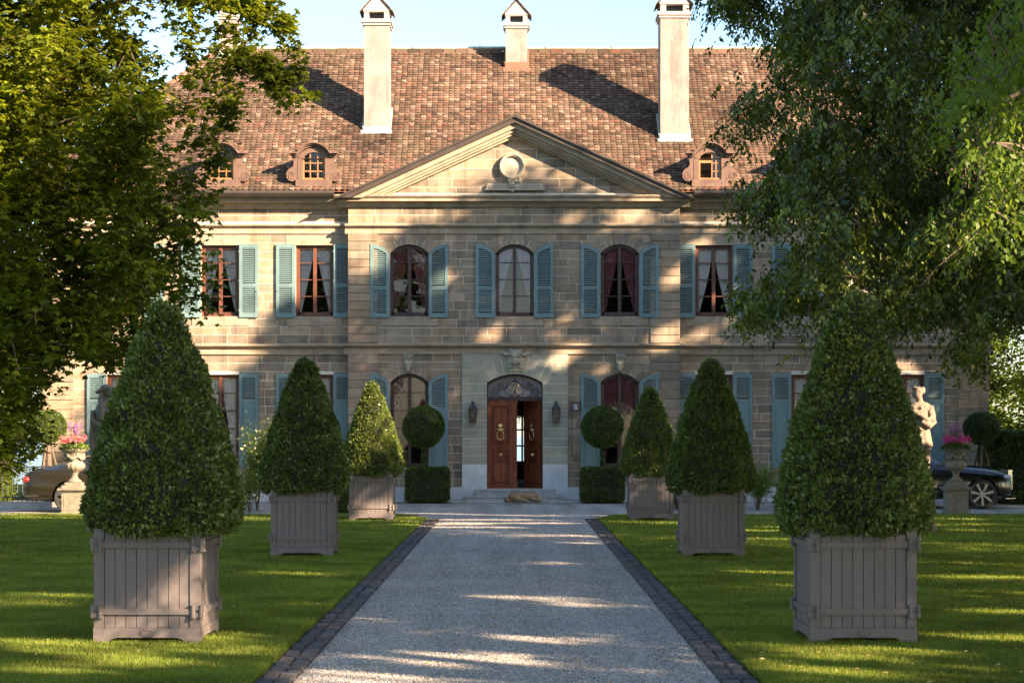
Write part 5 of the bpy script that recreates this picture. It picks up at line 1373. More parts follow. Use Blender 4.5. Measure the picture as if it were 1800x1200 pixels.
# ------------------------------------------------------------------ statues
def statue(kind, loc, rz, label, mat):
    E = empty('statue', loc, rz); tag(E, label, 'statue', 'stone statues on the lawn')
    m = MB()
    m.box(-0.24, 0.24, -0.24, 0.24, -0.02, 0.13); m.box(-0.2, 0.2, -0.2, 0.2, 0.13, 0.2); m.box(-0.165, 0.165, -0.165, 0.165, 0.2, 0.74); m.box(-0.2, 0.2, -0.2, 0.2, 0.74, 0.78); m.box(-0.235, 0.235, -0.235, 0.235, 0.78, 0.835)
    m.box(-0.17, 0.17, -0.17, 0.17, 0.835, 0.92)
    m.build('pedestal', mat, E)
    m = MB(); z0 = 0.92
    if kind == 'robe':   # woman in profile, long robe, head bowed, hair bun, arms folded holding cloth
        n = 30
        prof = [(0.17, 0.0), (0.165, 0.1), (0.15, 0.35), (0.155, 0.6), (0.17, 0.8), (0.165, 0.9), (0.13, 1.0), (0.125, 1.08)]
        m.lathe([(r, z) for r, z in sub_lathe(prof, 0, 3)], (0.0, 0, z0), 48, flute=lambda k, a: 0.12 * math.sin(a * 9 + k * 0.12) * (1 - k / 26))
        m.ell((0.0, 0, z0 + 1.16), (0.14, 0.17, 0.2)); m.ell((0.02, 0, z0 + 1.27), (0.11, 0.18, 0.1))
        m.tube([(0.02, 0, z0 + 1.3), (0.06, 0, z0 + 1.45)], [0.065, 0.055], 10)
        m.ell((0.1, 0, z0 + 1.51), (0.095, 0.08, 0.11)); m.ell((0.05, 0, z0 + 1.56), (0.11, 0.1, 0.09)); m.ell((-0.04, 0, z0 + 1.52), (0.06, 0.06, 0.06)); m.ell((0.19, 0, z0 + 1.49), (0.02, 0.02, 0.03))
        m.ell((0.16, 0, z0 + 1.43), (0.03, 0.04, 0.025))
        for k in range(7): m.ell((0.12 - 0.035 * k, -0.05, z0 + 1.585 - 0.012 * k), (0.035, 0.05, 0.03))
        m.tube([(-0.02, -0.06, z0 + 1.48), (-0.04, -0.09, z0 + 1.36), (0.0, -0.11, z0 + 1.26), (-0.03, -0.1, z0 + 1.18)], [0.035, 0.035, 0.03, 0.02], 8)
        for s_ in (-1, 1):
            m.tube([(0.0, s_ * 0.17, z0 + 1.27), (-0.02, s_ * 0.21, z0 + 1.05), (0.12, s_ * 0.16, z0 + 0.98), (0.2, s_ * 0.03, z0 + 1.12)], [0.062, 0.055, 0.045, 0.032], 10)
        m.ell((0.2, 0, z0 + 1.15), (0.05, 0.06, 0.06))
        m.tube([(-0.16, -0.05, z0 + 1.18), (-0.14, -0.16, z0 + 1.0), (0.05, -0.2, z0 + 0.88), (0.18, -0.08, z0 + 0.92)], [0.05, 0.06, 0.065, 0.05], 9)
        m.tube([(-0.15, -0.08, z0 + 1.05), (-0.17, -0.1, z0 + 0.7), (-0.15, -0.08, z0 + 0.3)], [0.05, 0.06, 0.04], 8)
        m.tube([(-0.13, 0.12, z0 + 1.0), (-0.14, 0.14, z0 + 0.6), (-0.12, 0.12, z0 + 0.25)], [0.04, 0.05, 0.03], 8)
    else:                # youth with short tunic, arms crossed at the chest, curls, head turned to the drive
        prof = [(0.21, 0.56), (0.205, 0.62), (0.17, 0.8), (0.145, 0.95), (0.13, 1.02)]
        m.lathe([(r, z) for r, z in sub_lathe(prof, 0, 4)], (0.0, 0, z0), 48, flute=lambda k, a: 0.09 * math.sin(a * 10 + k * 0.1) * (1 - k / 20))
        m.ell((0.0, 0, z0 + 1.12), (0.15, 0.12, 0.2)); m.ell((0, 0, z0 + 1.26), (0.19, 0.11, 0.09))
        m.tube([(0, 0, z0 + 1.3), (-0.02, 0, z0 + 1.42)], [0.06, 0.055], 10)
        m.ell((-0.05, -0.01, z0 + 1.49), (0.085, 0.085, 0.115)); m.ell((-0.135, -0.02, z0 + 1.475), (0.02, 0.02, 0.028)); m.ell((-0.12, -0.02, z0 + 1.43), (0.03, 0.035, 0.02))
        for k in range(26):
            a = random.uniform(0, 6.28); m.ell((-0.03 + 0.075 * math.cos(a), 0.01 + 0.07 * math.sin(a), z0 + 1.555 + random.uniform(-0.04, 0.035)), (0.045, 0.045, 0.04), 7, 5)
        m.tube([(0.17, 0, z0 + 1.27), (0.21, -0.05, z0 + 1.08), (0.08, -0.17, z0 + 1.02), (-0.1, -0.16, z0 + 1.18)], [0.06, 0.055, 0.05, 0.035], 10)
        m.tube([(-0.17, 0, z0 + 1.27), (-0.2, -0.08, z0 + 1.08), (-0.08, -0.18, z0 + 1.14), (0.08, -0.16, z0 + 1.25)], [0.06, 0.055, 0.045, 0.035], 10)
        for k in range(12): m.ell((-0.1 + random.uniform(-0.08, 0.08), -0.18 + random.uniform(-0.03, 0.03), z0 + 1.24 + random.uniform(-0.06, 0.06)), (0.035, 0.035, 0.035), 7, 5)
        m.tube([(0.15, -0.05, z0 + 1.2), (0.21, -0.1, z0 + 0.98), (0.12, -0.17, z0 + 0.92), (-0.02, -0.17, z0 + 1.0)], [0.05, 0.06, 0.06, 0.04], 9)
        m.tube([(0.09, 0, z0 + 0.62), (0.10, -0.03, z0 + 0.36), (0.10, 0.0, z0 + 0.05)], [0.095, 0.07, 0.042], 10); m.ell((0.11, -0.06, z0 + 0.02), (0.05, 0.11, 0.035))
        m.tube([(-0.07, 0, z0 + 0.62), (-0.05, 0.0, z0 + 0.36), (-0.05, 0.03, z0 + 0.05)], [0.095, 0.07, 0.042], 10); m.ell((-0.05, -0.04, z0 + 0.02), (0.05, 0.11, 0.035))
        m.tube([(-0.04, 0.1, z0), (-0.02, 0.1, z0 + 0.6)], [0.11, 0.09], 9)
    remesh_build(m, 'figure', mat, E, 0.014, 2)
    return E
s1 = statue('robe', (X(181, 34.6), 34.6, 0.02), 0, 'shaded grey statue of a robed woman with bowed head, left of the drive', 'statue_grey')
s2 = statue('tunic', (X(1618, 34.6), 34.6, 0.02), 0, 'warm sunlit statue of a youth in a tunic with crossed arms, right of the drive', 'statue_warm')

# ------------------------------------------------------------------ cars
def loft_body(st, name, mat, parent, wells, sub=1):
    """st: list of (x, z_under, z_mid, z_shoulder, z_top, half_w, half_w_top)"""
    vs = []; fs = []
    for (x, zu, zm, zs, zt, hw_, ht) in st:
        ring_ = [(-hw_ * 0.8, zu), (-hw_ * 0.985, zu + (zm - zu) * 0.3), (-hw_, zm), (-hw_ * 0.975, zs), (-ht, zt - (zt - zs) * 0.35), (-ht * 0.5, zt - 0.004), (0, zt)]
        ring_ = ring_ + [(-a, b) for a, b in ring_[-2::-1]]
        vs += [(x, a, b) for a, b in ring_]
    n = 13
    for i in range(len(st) - 1):
        for k in range(n): j = (k + 1) % n; fs.append((i * n + k, i * n + j, (i + 1) * n + j, (i + 1) * n + k))
    fs.append(list(range(n))[::-1]); fs.append([(len(st) - 1) * n + k for k in range(n)])
    m = MB(); m.add(vs, fs); o = m.build(name, mat, parent)
    bm = bmesh.new(); bm.from_mesh(o.data); bmesh.ops.recalc_face_normals(bm, faces=bm.faces); bm.to_mesh(o.data); bm.free()
    sd_ = o.modifiers.new('s', 'SUBSURF'); sd_.levels = 2; sd_.render_levels = 2
    cut = []
    for (x, z, r) in wells:
        for s_ in (-1, 1):
            m = MB(); m.tube([(x, s_ * 0.55, z), (x, s_ * 1.3, z)], r, 36); c = m.build('cut', mat)
            bm = bmesh.new(); bm.from_mesh(c.data); bmesh.ops.recalc_face_normals(bm, faces=bm.faces); bm.to_mesh(c.data); bm.free()
            b = o.modifiers.new('b', 'BOOLEAN'); b.object = c; b.operation = 'DIFFERENCE'; b.solver = 'EXACT'; cut.append(c)
            if parent is not None: c.matrix_world = Matrix.Identity(4)
    pw = parent.matrix_world.copy()
    bpy.context.view_layer.update()
    for c in cut: c.matrix_world = parent.matrix_world.copy()
    bpy.context.view_layer.update()
    bake(o)
    for c in cut: bpy.data.objects.remove(c)
    me = o.data; me.polygons.foreach_set('use_smooth', [True] * len(me.polygons))
    try: me.set_sharp_from_angle(angle=R(35))
    except Exception: pass
    return o
def wheel(E, x, y, z, r, spokes, double):
    s_ = -1 if y < 0 else 1
    m = MB(); W_ = 0.24
    prof = [(r * 0.80, -W_ / 2), (r * 0.95, -W_ / 2), (r, -W_ / 2 + 0.03), (r, W_ / 2 - 0.03), (r * 0.95, W_ / 2), (r * 0.80, W_ / 2)]
    mm = MB(); mm.lathe(prof + [(r * 0.78, W_ / 2 - 0.02), (r * 0.78, -W_ / 2 + 0.02), (r * 0.80, -W_ / 2)], (0, 0, 0), 40, cap=False)
    Mx = Matrix.Translation((x, y - s_ * W_ / 2, z)) @ Matrix.Rotation(PI / 2, 4, 'X')
    m.add([Mx @ Vector(v) for v in mm.v], mm.f); Wh = m.build('wheel', 'tyre', E, smooth=False)
    m = MB(); yo = y - s_ * 0.02
    n = 40
    def rg(r0, r1, ya, yb):
        for k in range(n):
            a, b = 2 * PI * k / n, 2 * PI * (k + 1) / n
            m.add([(x + r0 * math.cos(a), ya, z + r0 * math.sin(a)), (x + r0 * math.cos(b), ya, z + r0 * math.sin(b)), (x + r1 * math.cos(b), yb, z + r1 * math.sin(b)), (x + r1 * math.cos(a), yb, z + r1 * math.sin(a))], [(0, 1, 2, 3)])
    rg(r * 0.8, r * 0.765, yo, yo); rg(r * 0.765, r * 0.74, yo, yo - s_ * 0.15)
    for k in range(spokes):
        a0 = 2 * PI * k / spokes + 0.25
        for d in ((-0.09, 0.09) if double else (0,)):
            w0, w1 = (0.012, 0.015) if double else (0.022, 0.034)
            c1, s1_ = math.cos(a0 + d), math.sin(a0 + d); c0, s0_ = math.cos(a0 + d * 0.5), math.sin(a0 + d * 0.5)
            r0, r1 = r * 0.12, r * 0.77
            q = [(x + r0 * c0 + w0 * s0_, yo - s_ * 0.0, z + r0 * s0_ - w0 * c0), (x + r1 * c1 + w1 * s1_, yo, z + r1 * s1_ - w1 * c1), (x + r1 * c1 - w1 * s1_, yo, z + r1 * s1_ + w1 * c1), (x + r0 * c0 - w0 * s0_, yo, z + r0 * s0_ + w0 * c0)]
            q2 = [(a, b - s_ * 0.05, c) for a, b, c in q]
            m.add(q + q2, [(0, 1, 2, 3), (4, 7, 6, 5), (0, 4, 5, 1), (2, 6, 7, 3)])
    m.tube([(x, yo - s_ * 0.06, z), (x, yo + s_ * 0.012, z)], r * 0.17, 16)
    m.build('rim', 'alloy', Wh)
    m = MB(); m.tube([(x, y - s_ * 0.12, z), (x, y - s_ * 0.14, z)], r * 0.74, 30); m.build('brake_disc', 'iron', Wh)
def car(name, loc, rz, label, cat, paint, L0, wb, fo, r, kind):
    E = empty(name, loc, rz); tag(E, label, cat)
    bpy.context.view_layer.update()
    # x forward, nose at +x
    xr, xf = -L0 / 2, L0 / 2; xwf = xf - fo; xwr = xwf - wb
    if kind == 'coupe':
        st = [(xr, 0.42, 0.5, 0.62, 0.70, 0.55, 0.45), (xr + 0.04, 0.30, 0.52, 0.82, 0.90, 0.80, 0.62), (xr + 0.25, 0.24, 0.55, 0.90, 0.99, 0.90, 0.70), (xr + 0.8, 0.2, 0.55, 0.93, 1.03, 0.95, 0.74), (xr + 1.5, 0.18, 0.5, 0.88, 1.0, 0.95, 0.76),
              (0, 0.18, 0.5, 0.84, 0.94, 0.93, 0.78), (0.9, 0.18, 0.5, 0.84, 0.95, 0.93, 0.75), (xf - 1.2, 0.2, 0.5, 0.82, 0.92, 0.94, 0.7), (xf - 0.5, 0.2, 0.48, 0.75, 0.83, 0.91, 0.65), (xf - 0.08, 0.25, 0.45, 0.62, 0.7, 0.75, 0.55), (xf, 0.35, 0.45, 0.52, 0.58, 0.5, 0.4)]
        gh = [(xr + 0.45, 0.93, 0.98, 0.62), (xr + 1.1, 0.9, 1.17, 0.66), (xr + 1.75, 0.9, 1.34, 0.63), (xr + 2.4, 0.9, 1.40, 0.62), (0.45, 0.9, 1.33, 0.62), (1.15, 0.9, 1.0, 0.68)]
    else:
        st = [(xr, 0.42, 0.55, 0.8, 0.88, 0.6, 0.5), (xr + 0.06, 0.3, 0.58, 0.92, 1.0, 0.82, 0.66), (xr + 0.5, 0.25, 0.6, 0.98, 1.08, 0.93, 0.72), (xr + 1.4, 0.2, 0.58, 1.0, 1.1, 0.96, 0.76), (0, 0.2, 0.55, 0.97, 1.08, 0.97, 0.78), (0.9, 0.2, 0.55, 0.96, 1.08, 0.97, 0.74),
              (xf - 1.4, 0.22, 0.55, 0.93, 1.06, 0.97, 0.62), (xf - 0.6, 0.24, 0.54, 0.88, 1.0, 0.95, 0.52), (xf - 0.18, 0.24, 0.5, 0.82, 0.92, 0.86, 0.42), (xf - 0.03, 0.28, 0.48, 0.72, 0.8, 0.7, 0.36), (xf, 0.36, 0.46, 0.6, 0.7, 0.5, 0.3)]
        gh = [(xr + 0.5, 1.0, 1.04, 0.62), (xr + 1.1, 1.0, 1.3, 0.66), (xr + 1.7, 1.0, 1.47, 0.64), (xr + 2.5, 1.0, 1.5, 0.63), (0.35, 1.0, 1.44, 0.62), (0.95, 1.0, 1.1, 0.68)]
    loft_body(st, 'body', paint, E, [(xwf, r + 0.0, r + 0.045), (xwr, r + 0.0, r + 0.045)])
    def gl(sc, nm, mt, z_add, only_top):
        vs = []; fs = []
        for (x, zb, zt, ht) in gh:
            ht = ht * sc
            rg_ = [(-0.80 * sc, zb), (-ht - (0.80 * sc - ht) * 0.35, zb + (zt - zb) * 0.6), (-ht * 0.93, zt - 0.04 * min(1, (zt - zb) * 4)), (-ht * 0.6, zt), (0, zt + 0.01)]
            rg_ = rg_ + [(-a, b) for a, b in rg_[-2::-1]]; vs += [(x, a, b + z_add) for a, b in rg_]
        n = 9
        for i in range(len(gh) - 1):
            for k in range(n - 1):
                if only_top and (k in (0, 1, 6, 7) or i in (0, len(gh) - 2)) and not (i == 0 and kind == 'coupe' and False): continue
                fs.append((i * n + k, i * n + k + 1, (i + 1) * n + k + 1, (i + 1) * n + k))
        m = MB(); m.add(vs, fs); o = m.build(nm, mt, E, smooth=True)
        md = o.modifiers.new('s', 'SUBSURF'); md.levels = 1; md.render_levels = 1
        return bake(o)
    gl(1.0, 'windows', 'carglass', 0.0, False); gl(1.006, 'roof_panel', paint, 0.012, True)
    for xw in (xwf, xwr):
        for s_ in (-1, 1): wheel(E, xw, s_ * (0.93 if kind == 'coupe' else 0.95), r, r, 7 if kind != 'coupe' else 10, kind == 'coupe')
    for s_ in (-1, 1):
        m = MB()
        if kind == 'coupe': m.ell((xr + 0.13, s_ * 0.79, 0.73), (0.09, 0.085, 0.075), 16, 10)
        else: m.ell((xf - 0.16, s_ * 0.76, 0.74), (0.10, 0.11, 0.06), 16, 10)
        m.build('tail_light' if kind == 'coupe' else 'headlight', 'tail' if kind == 'coupe' else 'head', E, smooth=True)
        m = MB(); m.ell((xf - 0.1 if kind == 'coupe' else xr + 0.1, s_ * 0.66, 0.66), (0.06, 0.1, 0.06), 14, 8); m.build('headlight' if kind == 'coupe' else 'tail_light', 'head' if kind == 'coupe' else 'tail', E, smooth=True)
    if kind != 'coupe':
        m = MB()
        for k in range(15): y = -0.35 + 0.05 * k; m.box(xf - 0.02, xf + 0.035, y - 0.008, y + 0.008, 0.48, 0.86)
        m.box(xf - 0.05, xf + 0.045, -0.4, 0.4, 0.86, 0.9); m.box(xf - 0.05, xf + 0.045, -0.4, -0.37, 0.46, 0.86); m.box(xf - 0.05, xf + 0.045, 0.37, 0.4, 0.46, 0.86); m.box(xf - 0.05, xf + 0.045, -0.4, 0.4, 0.44, 0.47)
        m.box(xf - 0.2, xf + 0.03, -0.78, 0.78, 0.235, 0.26)
        m.build('radiator_grille', 'chrome', E)
        for s_ in (-1, 1): m = MB(); m.box(xwf - 0.62, xwf - 0.56, s_ * 0.945 - 0.02, s_ * 0.945 + 0.02, 0.55, 0.7); m.build('side_vent', 'chrome', E)
    else:
        for s_ in (-1, 1): m = MB(); m.box(xr + 0.12, xr + 0.6, s_ * 0.87 - 0.012, s_ * 0.87 + 0.01, 0.37, 0.385); m.build('bumper_trim', 'chrome', E)
    return E
car('parked_coupe', (X(28, 43.7) + 2.4, 44.9, -0.008), 0, 'dark olive grey coupe with red tail light parked before the left wing', 'car', 'car_olive', 4.8, 2.75, 0.95, 0.335, 'coupe')
car('parked_saloon', (X(1776, 46.7) - 2.65, 47.1, -0.008), 0, 'black luxury saloon with chrome grille parked before the right wing', 'car', 'car_black', 5.3, 3.3, 0.78, 0.345, 'saloon')

# ------------------------------------------------------------------ dog asleep on the steps
E = empty('dog', (X(922, 50.3), 50.26, 0.045)); tag(E, 'golden long-haired dog curled up asleep on the front steps', 'dog')
m = MB()
m.ell((-0.18, 0.02, 0.12), (0.24, 0.17, 0.13)); m.ell((0.05, 0.03, 0.13), (0.24, 0.17, 0.13)); m.ell((-0.30, -0.02, 0.11), (0.14, 0.15, 0.11))
m.ell((0.22, 0.0, 0.13), (0.15, 0.14, 0.12)); m.tube([(0.22, -0.02, 0.15), (0.34, -0.06, 0.12)], [0.1, 0.08], 10)
m.ell((0.38, -0.08, 0.10), (0.085, 0.075, 0.075)); m.tube([(0.40, -0.10, 0.08), (0.46, -0.16, 0.045)], [0.05, 0.03], 9)
m.ell((0.35, -0.14, 0.09), (0.03, 0.02, 0.06)); m.ell((0.36, 0.0, 0.12), (0.03, 0.02, 0.05))
m.tube([(0.2, -0.12, 0.06), (0.36, -0.2, 0.03), (0.44, -0.19, 0.025)], [0.045, 0.032, 0.028], 8)
m.tube([(-0.26, -0.12, 0.08), (-0.1, -0.2, 0.05), (0.06, -0.2, 0.03)], [0.08, 0.05, 0.03], 8); m.ell((0.08, -0.2, 0.03), (0.05, 0.03, 0.025))
m.tube([(-0.40, 0.0, 0.07), (-0.5, -0.08, 0.045), (-0.46, -0.18, 0.035), (-0.34, -0.22, 0.03)], [0.05, 0.05, 0.04, 0.015], 8)
remesh_build(m, 'dog_body', 'fur', E, 0.012, 3)
# fur as short hair blades on the body
me = E.children[0].data; P, N = tri_sample(me, 9000); E.scale = (0.92, 0.92, 0.92)
D = unit(np.array([-0.8, -0.1, -0.25]) + N * 0.35 + rng.normal(size=P.shape) * 0.25)
quadmesh('fur_coat', leafq(P - N * 0.004, D, N, rng.uniform(0.018, 0.04, 9000), 0.006), leaf_mat('golden_hair', [(0.2, 0.11, 0.05), (0.30, 0.18, 0.09), (0.42, 0.31, 0.2)], 0.2), 4, E)

# ------------------------------------------------------------------ iron fence at the far left
E = empty('iron_fence', (X(0, 46.5) , 46.5, 0)); tag(E, 'black iron railing on a low stone kerb behind the olive grey car', 'fence')
m = MB(); x0 = -3.5
m.box(x0, 1.2, -0.08, 0.08, -0.02, 0.16); m.build('kerb', 'step', E)
m = MB()
m.box(x0, 1.2, -0.02, 0.02, 0.95, 0.985); m.box(x0, 1.2, -0.015, 0.015, 0.24, 0.265); m.build('rail', 'fence', E)
m = MB(); x = x0
while x < 1.2: m.tube([(x, 0, 0.16), (x, 0, 0.95)], 0.011, 5); x += 0.115
for x in (x0, -1.2, 1.15): m.box(x - 0.025, x + 0.025, -0.025, 0.025, 0.16, 1.0)
m.build('bars', 'fence', E)
# ------------------------------------------------------------------ trees
def bez(a, b, c, n=8):
    return [tuple((1 - t) ** 2 * np.array(a) + 2 * t * (1 - t) * np.array(b) + t * t * np.array(c)) for t in np.linspace(0, 1, n)]
def fan_leaves(P, L, lobes, down=0.3, flat=0.7):
    """lobed leaves: several diamonds fanned from one stalk point"""
    n = len(P); az = rng.uniform(0, 2 * PI, n)
    N = unit(np.stack([rng.normal(size=n) * (1 - flat), rng.normal(size=n) * (1 - flat), np.ones(n)], 1) + rng.normal(size=(n, 3)) * 0.25)
    D = unit(np.stack([np.cos(az), np.sin(az), -down * np.ones(n) + rng.normal(size=n) * 0.25], 1))
    out = []; Ls = L * rng.uniform(0.65, 1.25, n)
    S = unit(np.cross(D, N))
    for k in range(lobes):
        a = (k - (lobes - 1) / 2) * 0.75
        out.append(leafq(P, D * math.cos(a) + S * math.sin(a), N, Ls * (1.0 if k == (lobes - 1) / 2 else 0.82), Ls * 0.5).reshape(-1, 4, 3))
    return np.concatenate(out).reshape(-1, 3)
def hang_sprays(Cn, rad, per_tw, L, tws=7):
    """twigs arching out and down with leaf pairs; returns leaf verts and twig paths"""
    n = len(Cn) * tws
    P0 = np.repeat(Cn, tws, 0) + rng.normal(size=(n, 3)) * np.repeat(rad, tws)[:, None] * 0.55
    az = rng.uniform(0, 2 * PI, n); ln = rng.uniform(0.14, 0.34, n)
    V = []
    for k in range(per_tw):
        t = k / per_tw
        hx = 0.9 * ln * math.sin(t * 1.4); p = P0 + np.stack([np.cos(az) * hx, np.sin(az) * hx, -ln * t], 1)
        s_ = 1 if k % 2 else -1
        D = np.stack([np.cos(az + s_ * 1.1) * 0.7, np.sin(az + s_ * 1.1) * 0.7, -0.75 * np.ones(n)], 1) + rng.normal(size=(n, 3)) * 0.3
        N = np.stack([np.cos(az), np.sin(az), 0.6 * np.ones(n)], 1) + rng.normal(size=(n, 3)) * 0.4
        Ls = L * rng.uniform(0.65, 1.2, n) * (1.05 - 0.35 * t)
        V.append(leafq(p, D, N, Ls, Ls * 0.5))
    return np.concatenate(V)
def make_tree(name, base, trunk_top, r0, clumps, rad, label, leafm, mode, L, per, group, lobes=3, twig=True, nlimb=9, cat='tree', down=0.3, limb_r=0.3):
    """clumps world (n,3); trunk from base to trunk_top; limbs aim at cluster centres"""
    E = empty(name, base); tag(E, label, cat, group); ORI[E.name] = tuple(base)
    b = np.array(base); tt = np.array(trunk_top)
    m = MB(); m.tube(bez(b - [0, 0, 0.1], (b + tt) / 2 + rng.normal(size=3) * [0.15, 0.15, 0], tt, 9), list(np.linspace(r0 * 1.15, r0 * 0.55, 9)), 12)
    # k-means-ish limb targets
    idx = rng.choice(len(clumps), min(nlimb, len(clumps)), replace=False); ctr = clumps[idx].copy()
    for _ in range(5):
        d = ((clumps[:, None] - ctr[None]) ** 2).sum(2); a = d.argmin(1)
        for k in range(len(ctr)):
            if (a == k).any(): ctr[k] = clumps[a == k].mean(0)
    for k in range(len(ctr)):
        t0 = rng.uniform(0.55, 1.0); s0 = b + (tt - b) * t0; mid = (s0 + ctr[k]) / 2 + np.array([0, 0, 0.12 * np.linalg.norm(ctr[k] - s0)])
        lr = r0 * limb_r; pth = bez(s0, mid, ctr[k], 9); m.tube(pth, list(np.linspace(lr, lr * 0.25, 9)), 8)
        if twig:
            own = clumps[a == k]; own = own[np.argsort(((own - np.array(pth[-1])) ** 2).sum(1))]; net = [np.array(q) for q in pth[3:]]
            for c in own:
                dd = [((q - c) ** 2).sum() for q in net]; p = net[int(np.argmin(dd))]; mid = (p + c) / 2 + np.array([0, 0, 0.1 * np.linalg.norm(c - p)])
                m.tube(bez(p, mid, c, 4), [0.011, 0.008, 0.006, 0.004], 4, cap=False); net.append(c)
    m.build('trunk', 'bark', E)
    n = len(clumps)
    if mode == 'fan':
        P = np.repeat(clumps, per, 0) + rng.normal(size=(n * per, 3)) * np.repeat(rad, per)[:, None] * np.array([0.55, 0.55, 0.42]); V = fan_leaves(P, L, lobes, down)
    elif mode == 'hang': V = hang_sprays(clumps, rad, per, L)
    else:
        P = np.repeat(clumps, per, 0) + rng.normal(size=(n * per, 3)) * np.repeat(rad, per)[:, None] * 0.55
        P = P[~open_mask(P, 0.04, False)]
        Ls = L * rng.uniform(0.6, 1.3, len(P)); V = leafq(P, rng.normal(size=P.shape) + [0, 0, -0.2], rng.normal(size=P.shape) * 0.6 + [0, 0, 1], Ls, Ls * 0.6)
    quadmesh('crown', V, leafm, 4, E, base)
    return E
def inpoly(x, y, poly):
    poly = np.array(poly, float); inside = np.zeros(len(x), bool); j = len(poly) - 1
    for i in range(len(poly)):
        xi, yi = poly[i]; xj, yj = poly[j]
        c = ((yi > y) != (yj > y)) & (x < (xj - xi) * (y - yi) / (yj - yi + 1e-12) + xi); inside ^= c; j = i
    return inside

# --- which sun rays stay open: sun flecks on the real surfaces
TS = TO_SUN
def to_facade(P):
    t = (P[:, 1] - 51.6) / TS[1]; Q = P - TS * t[:, None] * 1.0
    return Q
KILL = []
def tube_kill(p, r): KILL.append((np.array(p, float), r))
def FA(px, py, r, Y=51.5): tube_kill((X(px, Y), Y, Z(py, Y)), 0.85 * r / 67.6)
def GR(px, py, rx, h=0.0):
    Y = 1.7 * 3500 / (py - 765); x = X(px, Y)
    n = max(1, int(rx / 3500 * Y / 0.10))
    for k in range(-n, n + 1): tube_kill((x + k * rx / 3500 * Y / n, Y + 0.05 * math.sin(k * 2.1), h), 0.17)
# left wing sun
for (px, py, r) in ((400, 440, 40), (520, 440, 45), (580, 400, 40), (640, 430, 26), (670, 400, 22), (560, 480, 30), (500, 500, 26), (440, 560, 34), (400, 620, 38), (330, 560, 50), (300, 450, 50), (230, 500, 70), (200, 600, 50), (110, 700, 42), (120, 640, 40), (140, 740, 22), (80, 560, 60),
                    (470, 610, 14), (410, 650, 18), (560, 380, 30), (640, 480, 12), (660, 455, 18), (770, 500, 13), (745, 460, 8), (780, 480, 10),
                    (870, 585, 17), (850, 590, 12), (985, 628, 22), (960, 640, 14), (1010, 612, 14), (825, 645, 10), (1060, 645, 13), (1005, 560, 9), (1170, 600, 22), (1185, 585, 16), (1150, 590, 14), (1180, 500, 18), (1190, 470, 14), (1175, 540, 10), (1195, 560, 10),
                    (1240, 420, 15), (1270, 415, 12), (1300, 500, 16), (1310, 550, 14), (1260, 570, 18), (1220, 590, 12), (1290, 590, 12), (1320, 450, 10), (1215, 480, 9), (1290, 450, 8), (1340, 470, 9),
                    (1380, 620, 9), (1240, 640, 9), (1610, 640, 24), (1580, 650, 14), (1640, 630, 14), (1600, 620, 12), (1720, 690, 12), (1060, 400, 10), (1000, 390, 12), (1100, 385, 18), (1170, 380, 14), (900, 395, 8), (760, 380, 18), (700, 370, 30), (1330, 770, 8), (1380, 745, 10), (700, 590, 8), (640, 640, 8), (1105, 690, 7)):
    FA(px, py, r)
# sun streaks on drive and lawns
for a in ((830, 912, 95), (900, 918, 110), (780, 920, 60), (930, 905, 50), (700, 905, 20), (820, 925, 70), (960, 940, 50), (1010, 952, 40), (1080, 905, 30), (950, 988, 25), (660, 1195, 90), (590, 1180, 50), (860, 1150, 60), (800, 1160, 70), (950, 1120, 50), (930, 1048, 60), (1030, 1060, 50), (700, 1085, 30),
          (40, 1135, 60), (120, 1150, 70), (240, 1130, 80), (60, 1185, 70), (330, 1120, 50), (200, 1170, 60), (400, 1150, 40), (540, 1000, 50), (90, 955, 40), (20, 1065, 25), (70, 1052, 18), (490, 1012, 30), (560, 1012, 20), (400, 995, 14), (650, 915, 30), (700, 912, 20), (720, 925, 18), (60, 912, 60), (20, 903, 40), (430, 915, 25),
          (1680, 1018, 80), (1740, 1080, 40), (1700, 925, 90), (1750, 935, 50), (1760, 1130, 60), (1690, 1125, 50), (1500, 1150, 80), (1600, 1190, 90), (1420, 1160, 50), (1390, 920, 40), (1350, 935, 40), (1320, 950, 30), (1310, 1010, 40), (1650, 915, 40), (1450, 1185, 60), (1230, 935, 15), (1130, 920, 30)):
    GR(*a)
# objects caught by the sun
for (x, y, z, r) in ((-2.85 + 0.45, 39.9, 1.6, 0.28), (-2.85 + 0.35, 40.0, 2.1, 0.25), (-2.5, 40, 1.3, 0.2), (2.55, 39.9, 0.6, 0.25), (2.9, 39.8, 0.35, 0.25), (2.72, 40.2, 2.4, 0.25), (2.9, 40.1, 2.0, 0.2), (2.6, 40.0, 2.6, 0.2),
                     (-3.15 + 0.2, 16.3, 0.45, 0.17), (-2.75, 16.3, 0.3, 0.2), (-2.7, 16.3, 0.6, 0.17), (-2.85, 16.3, 0.2, 0.15), (3.0, 16.3, 0.6, 0.06), (2.95, 16.3, 0.75, 0.06),
                     (7.05, 34.5, 2.3, 0.3), (7.05, 34.5, 1.8, 0.3), (7.05, 34.5, 1.3, 0.3), (7.05, 34.4, 0.5, 0.3), (-9.4, 42.4, 1.2, 0.4), (-9.4, 42.4, 0.4, 0.4), (-9.9, 43.9, 0.6, 0.5), (-9.3, 44.2, 0.9, 0.4), (-11.4, 48.5, 2, 0.7), (-12.5, 48, 1.5, 1.0), (-13, 50, 3, 1.0)):
    tube_kill((x, y, z), r)
KP = np.array([k[0] for k in KILL]); KR = np.array([k[1] for k in KILL])
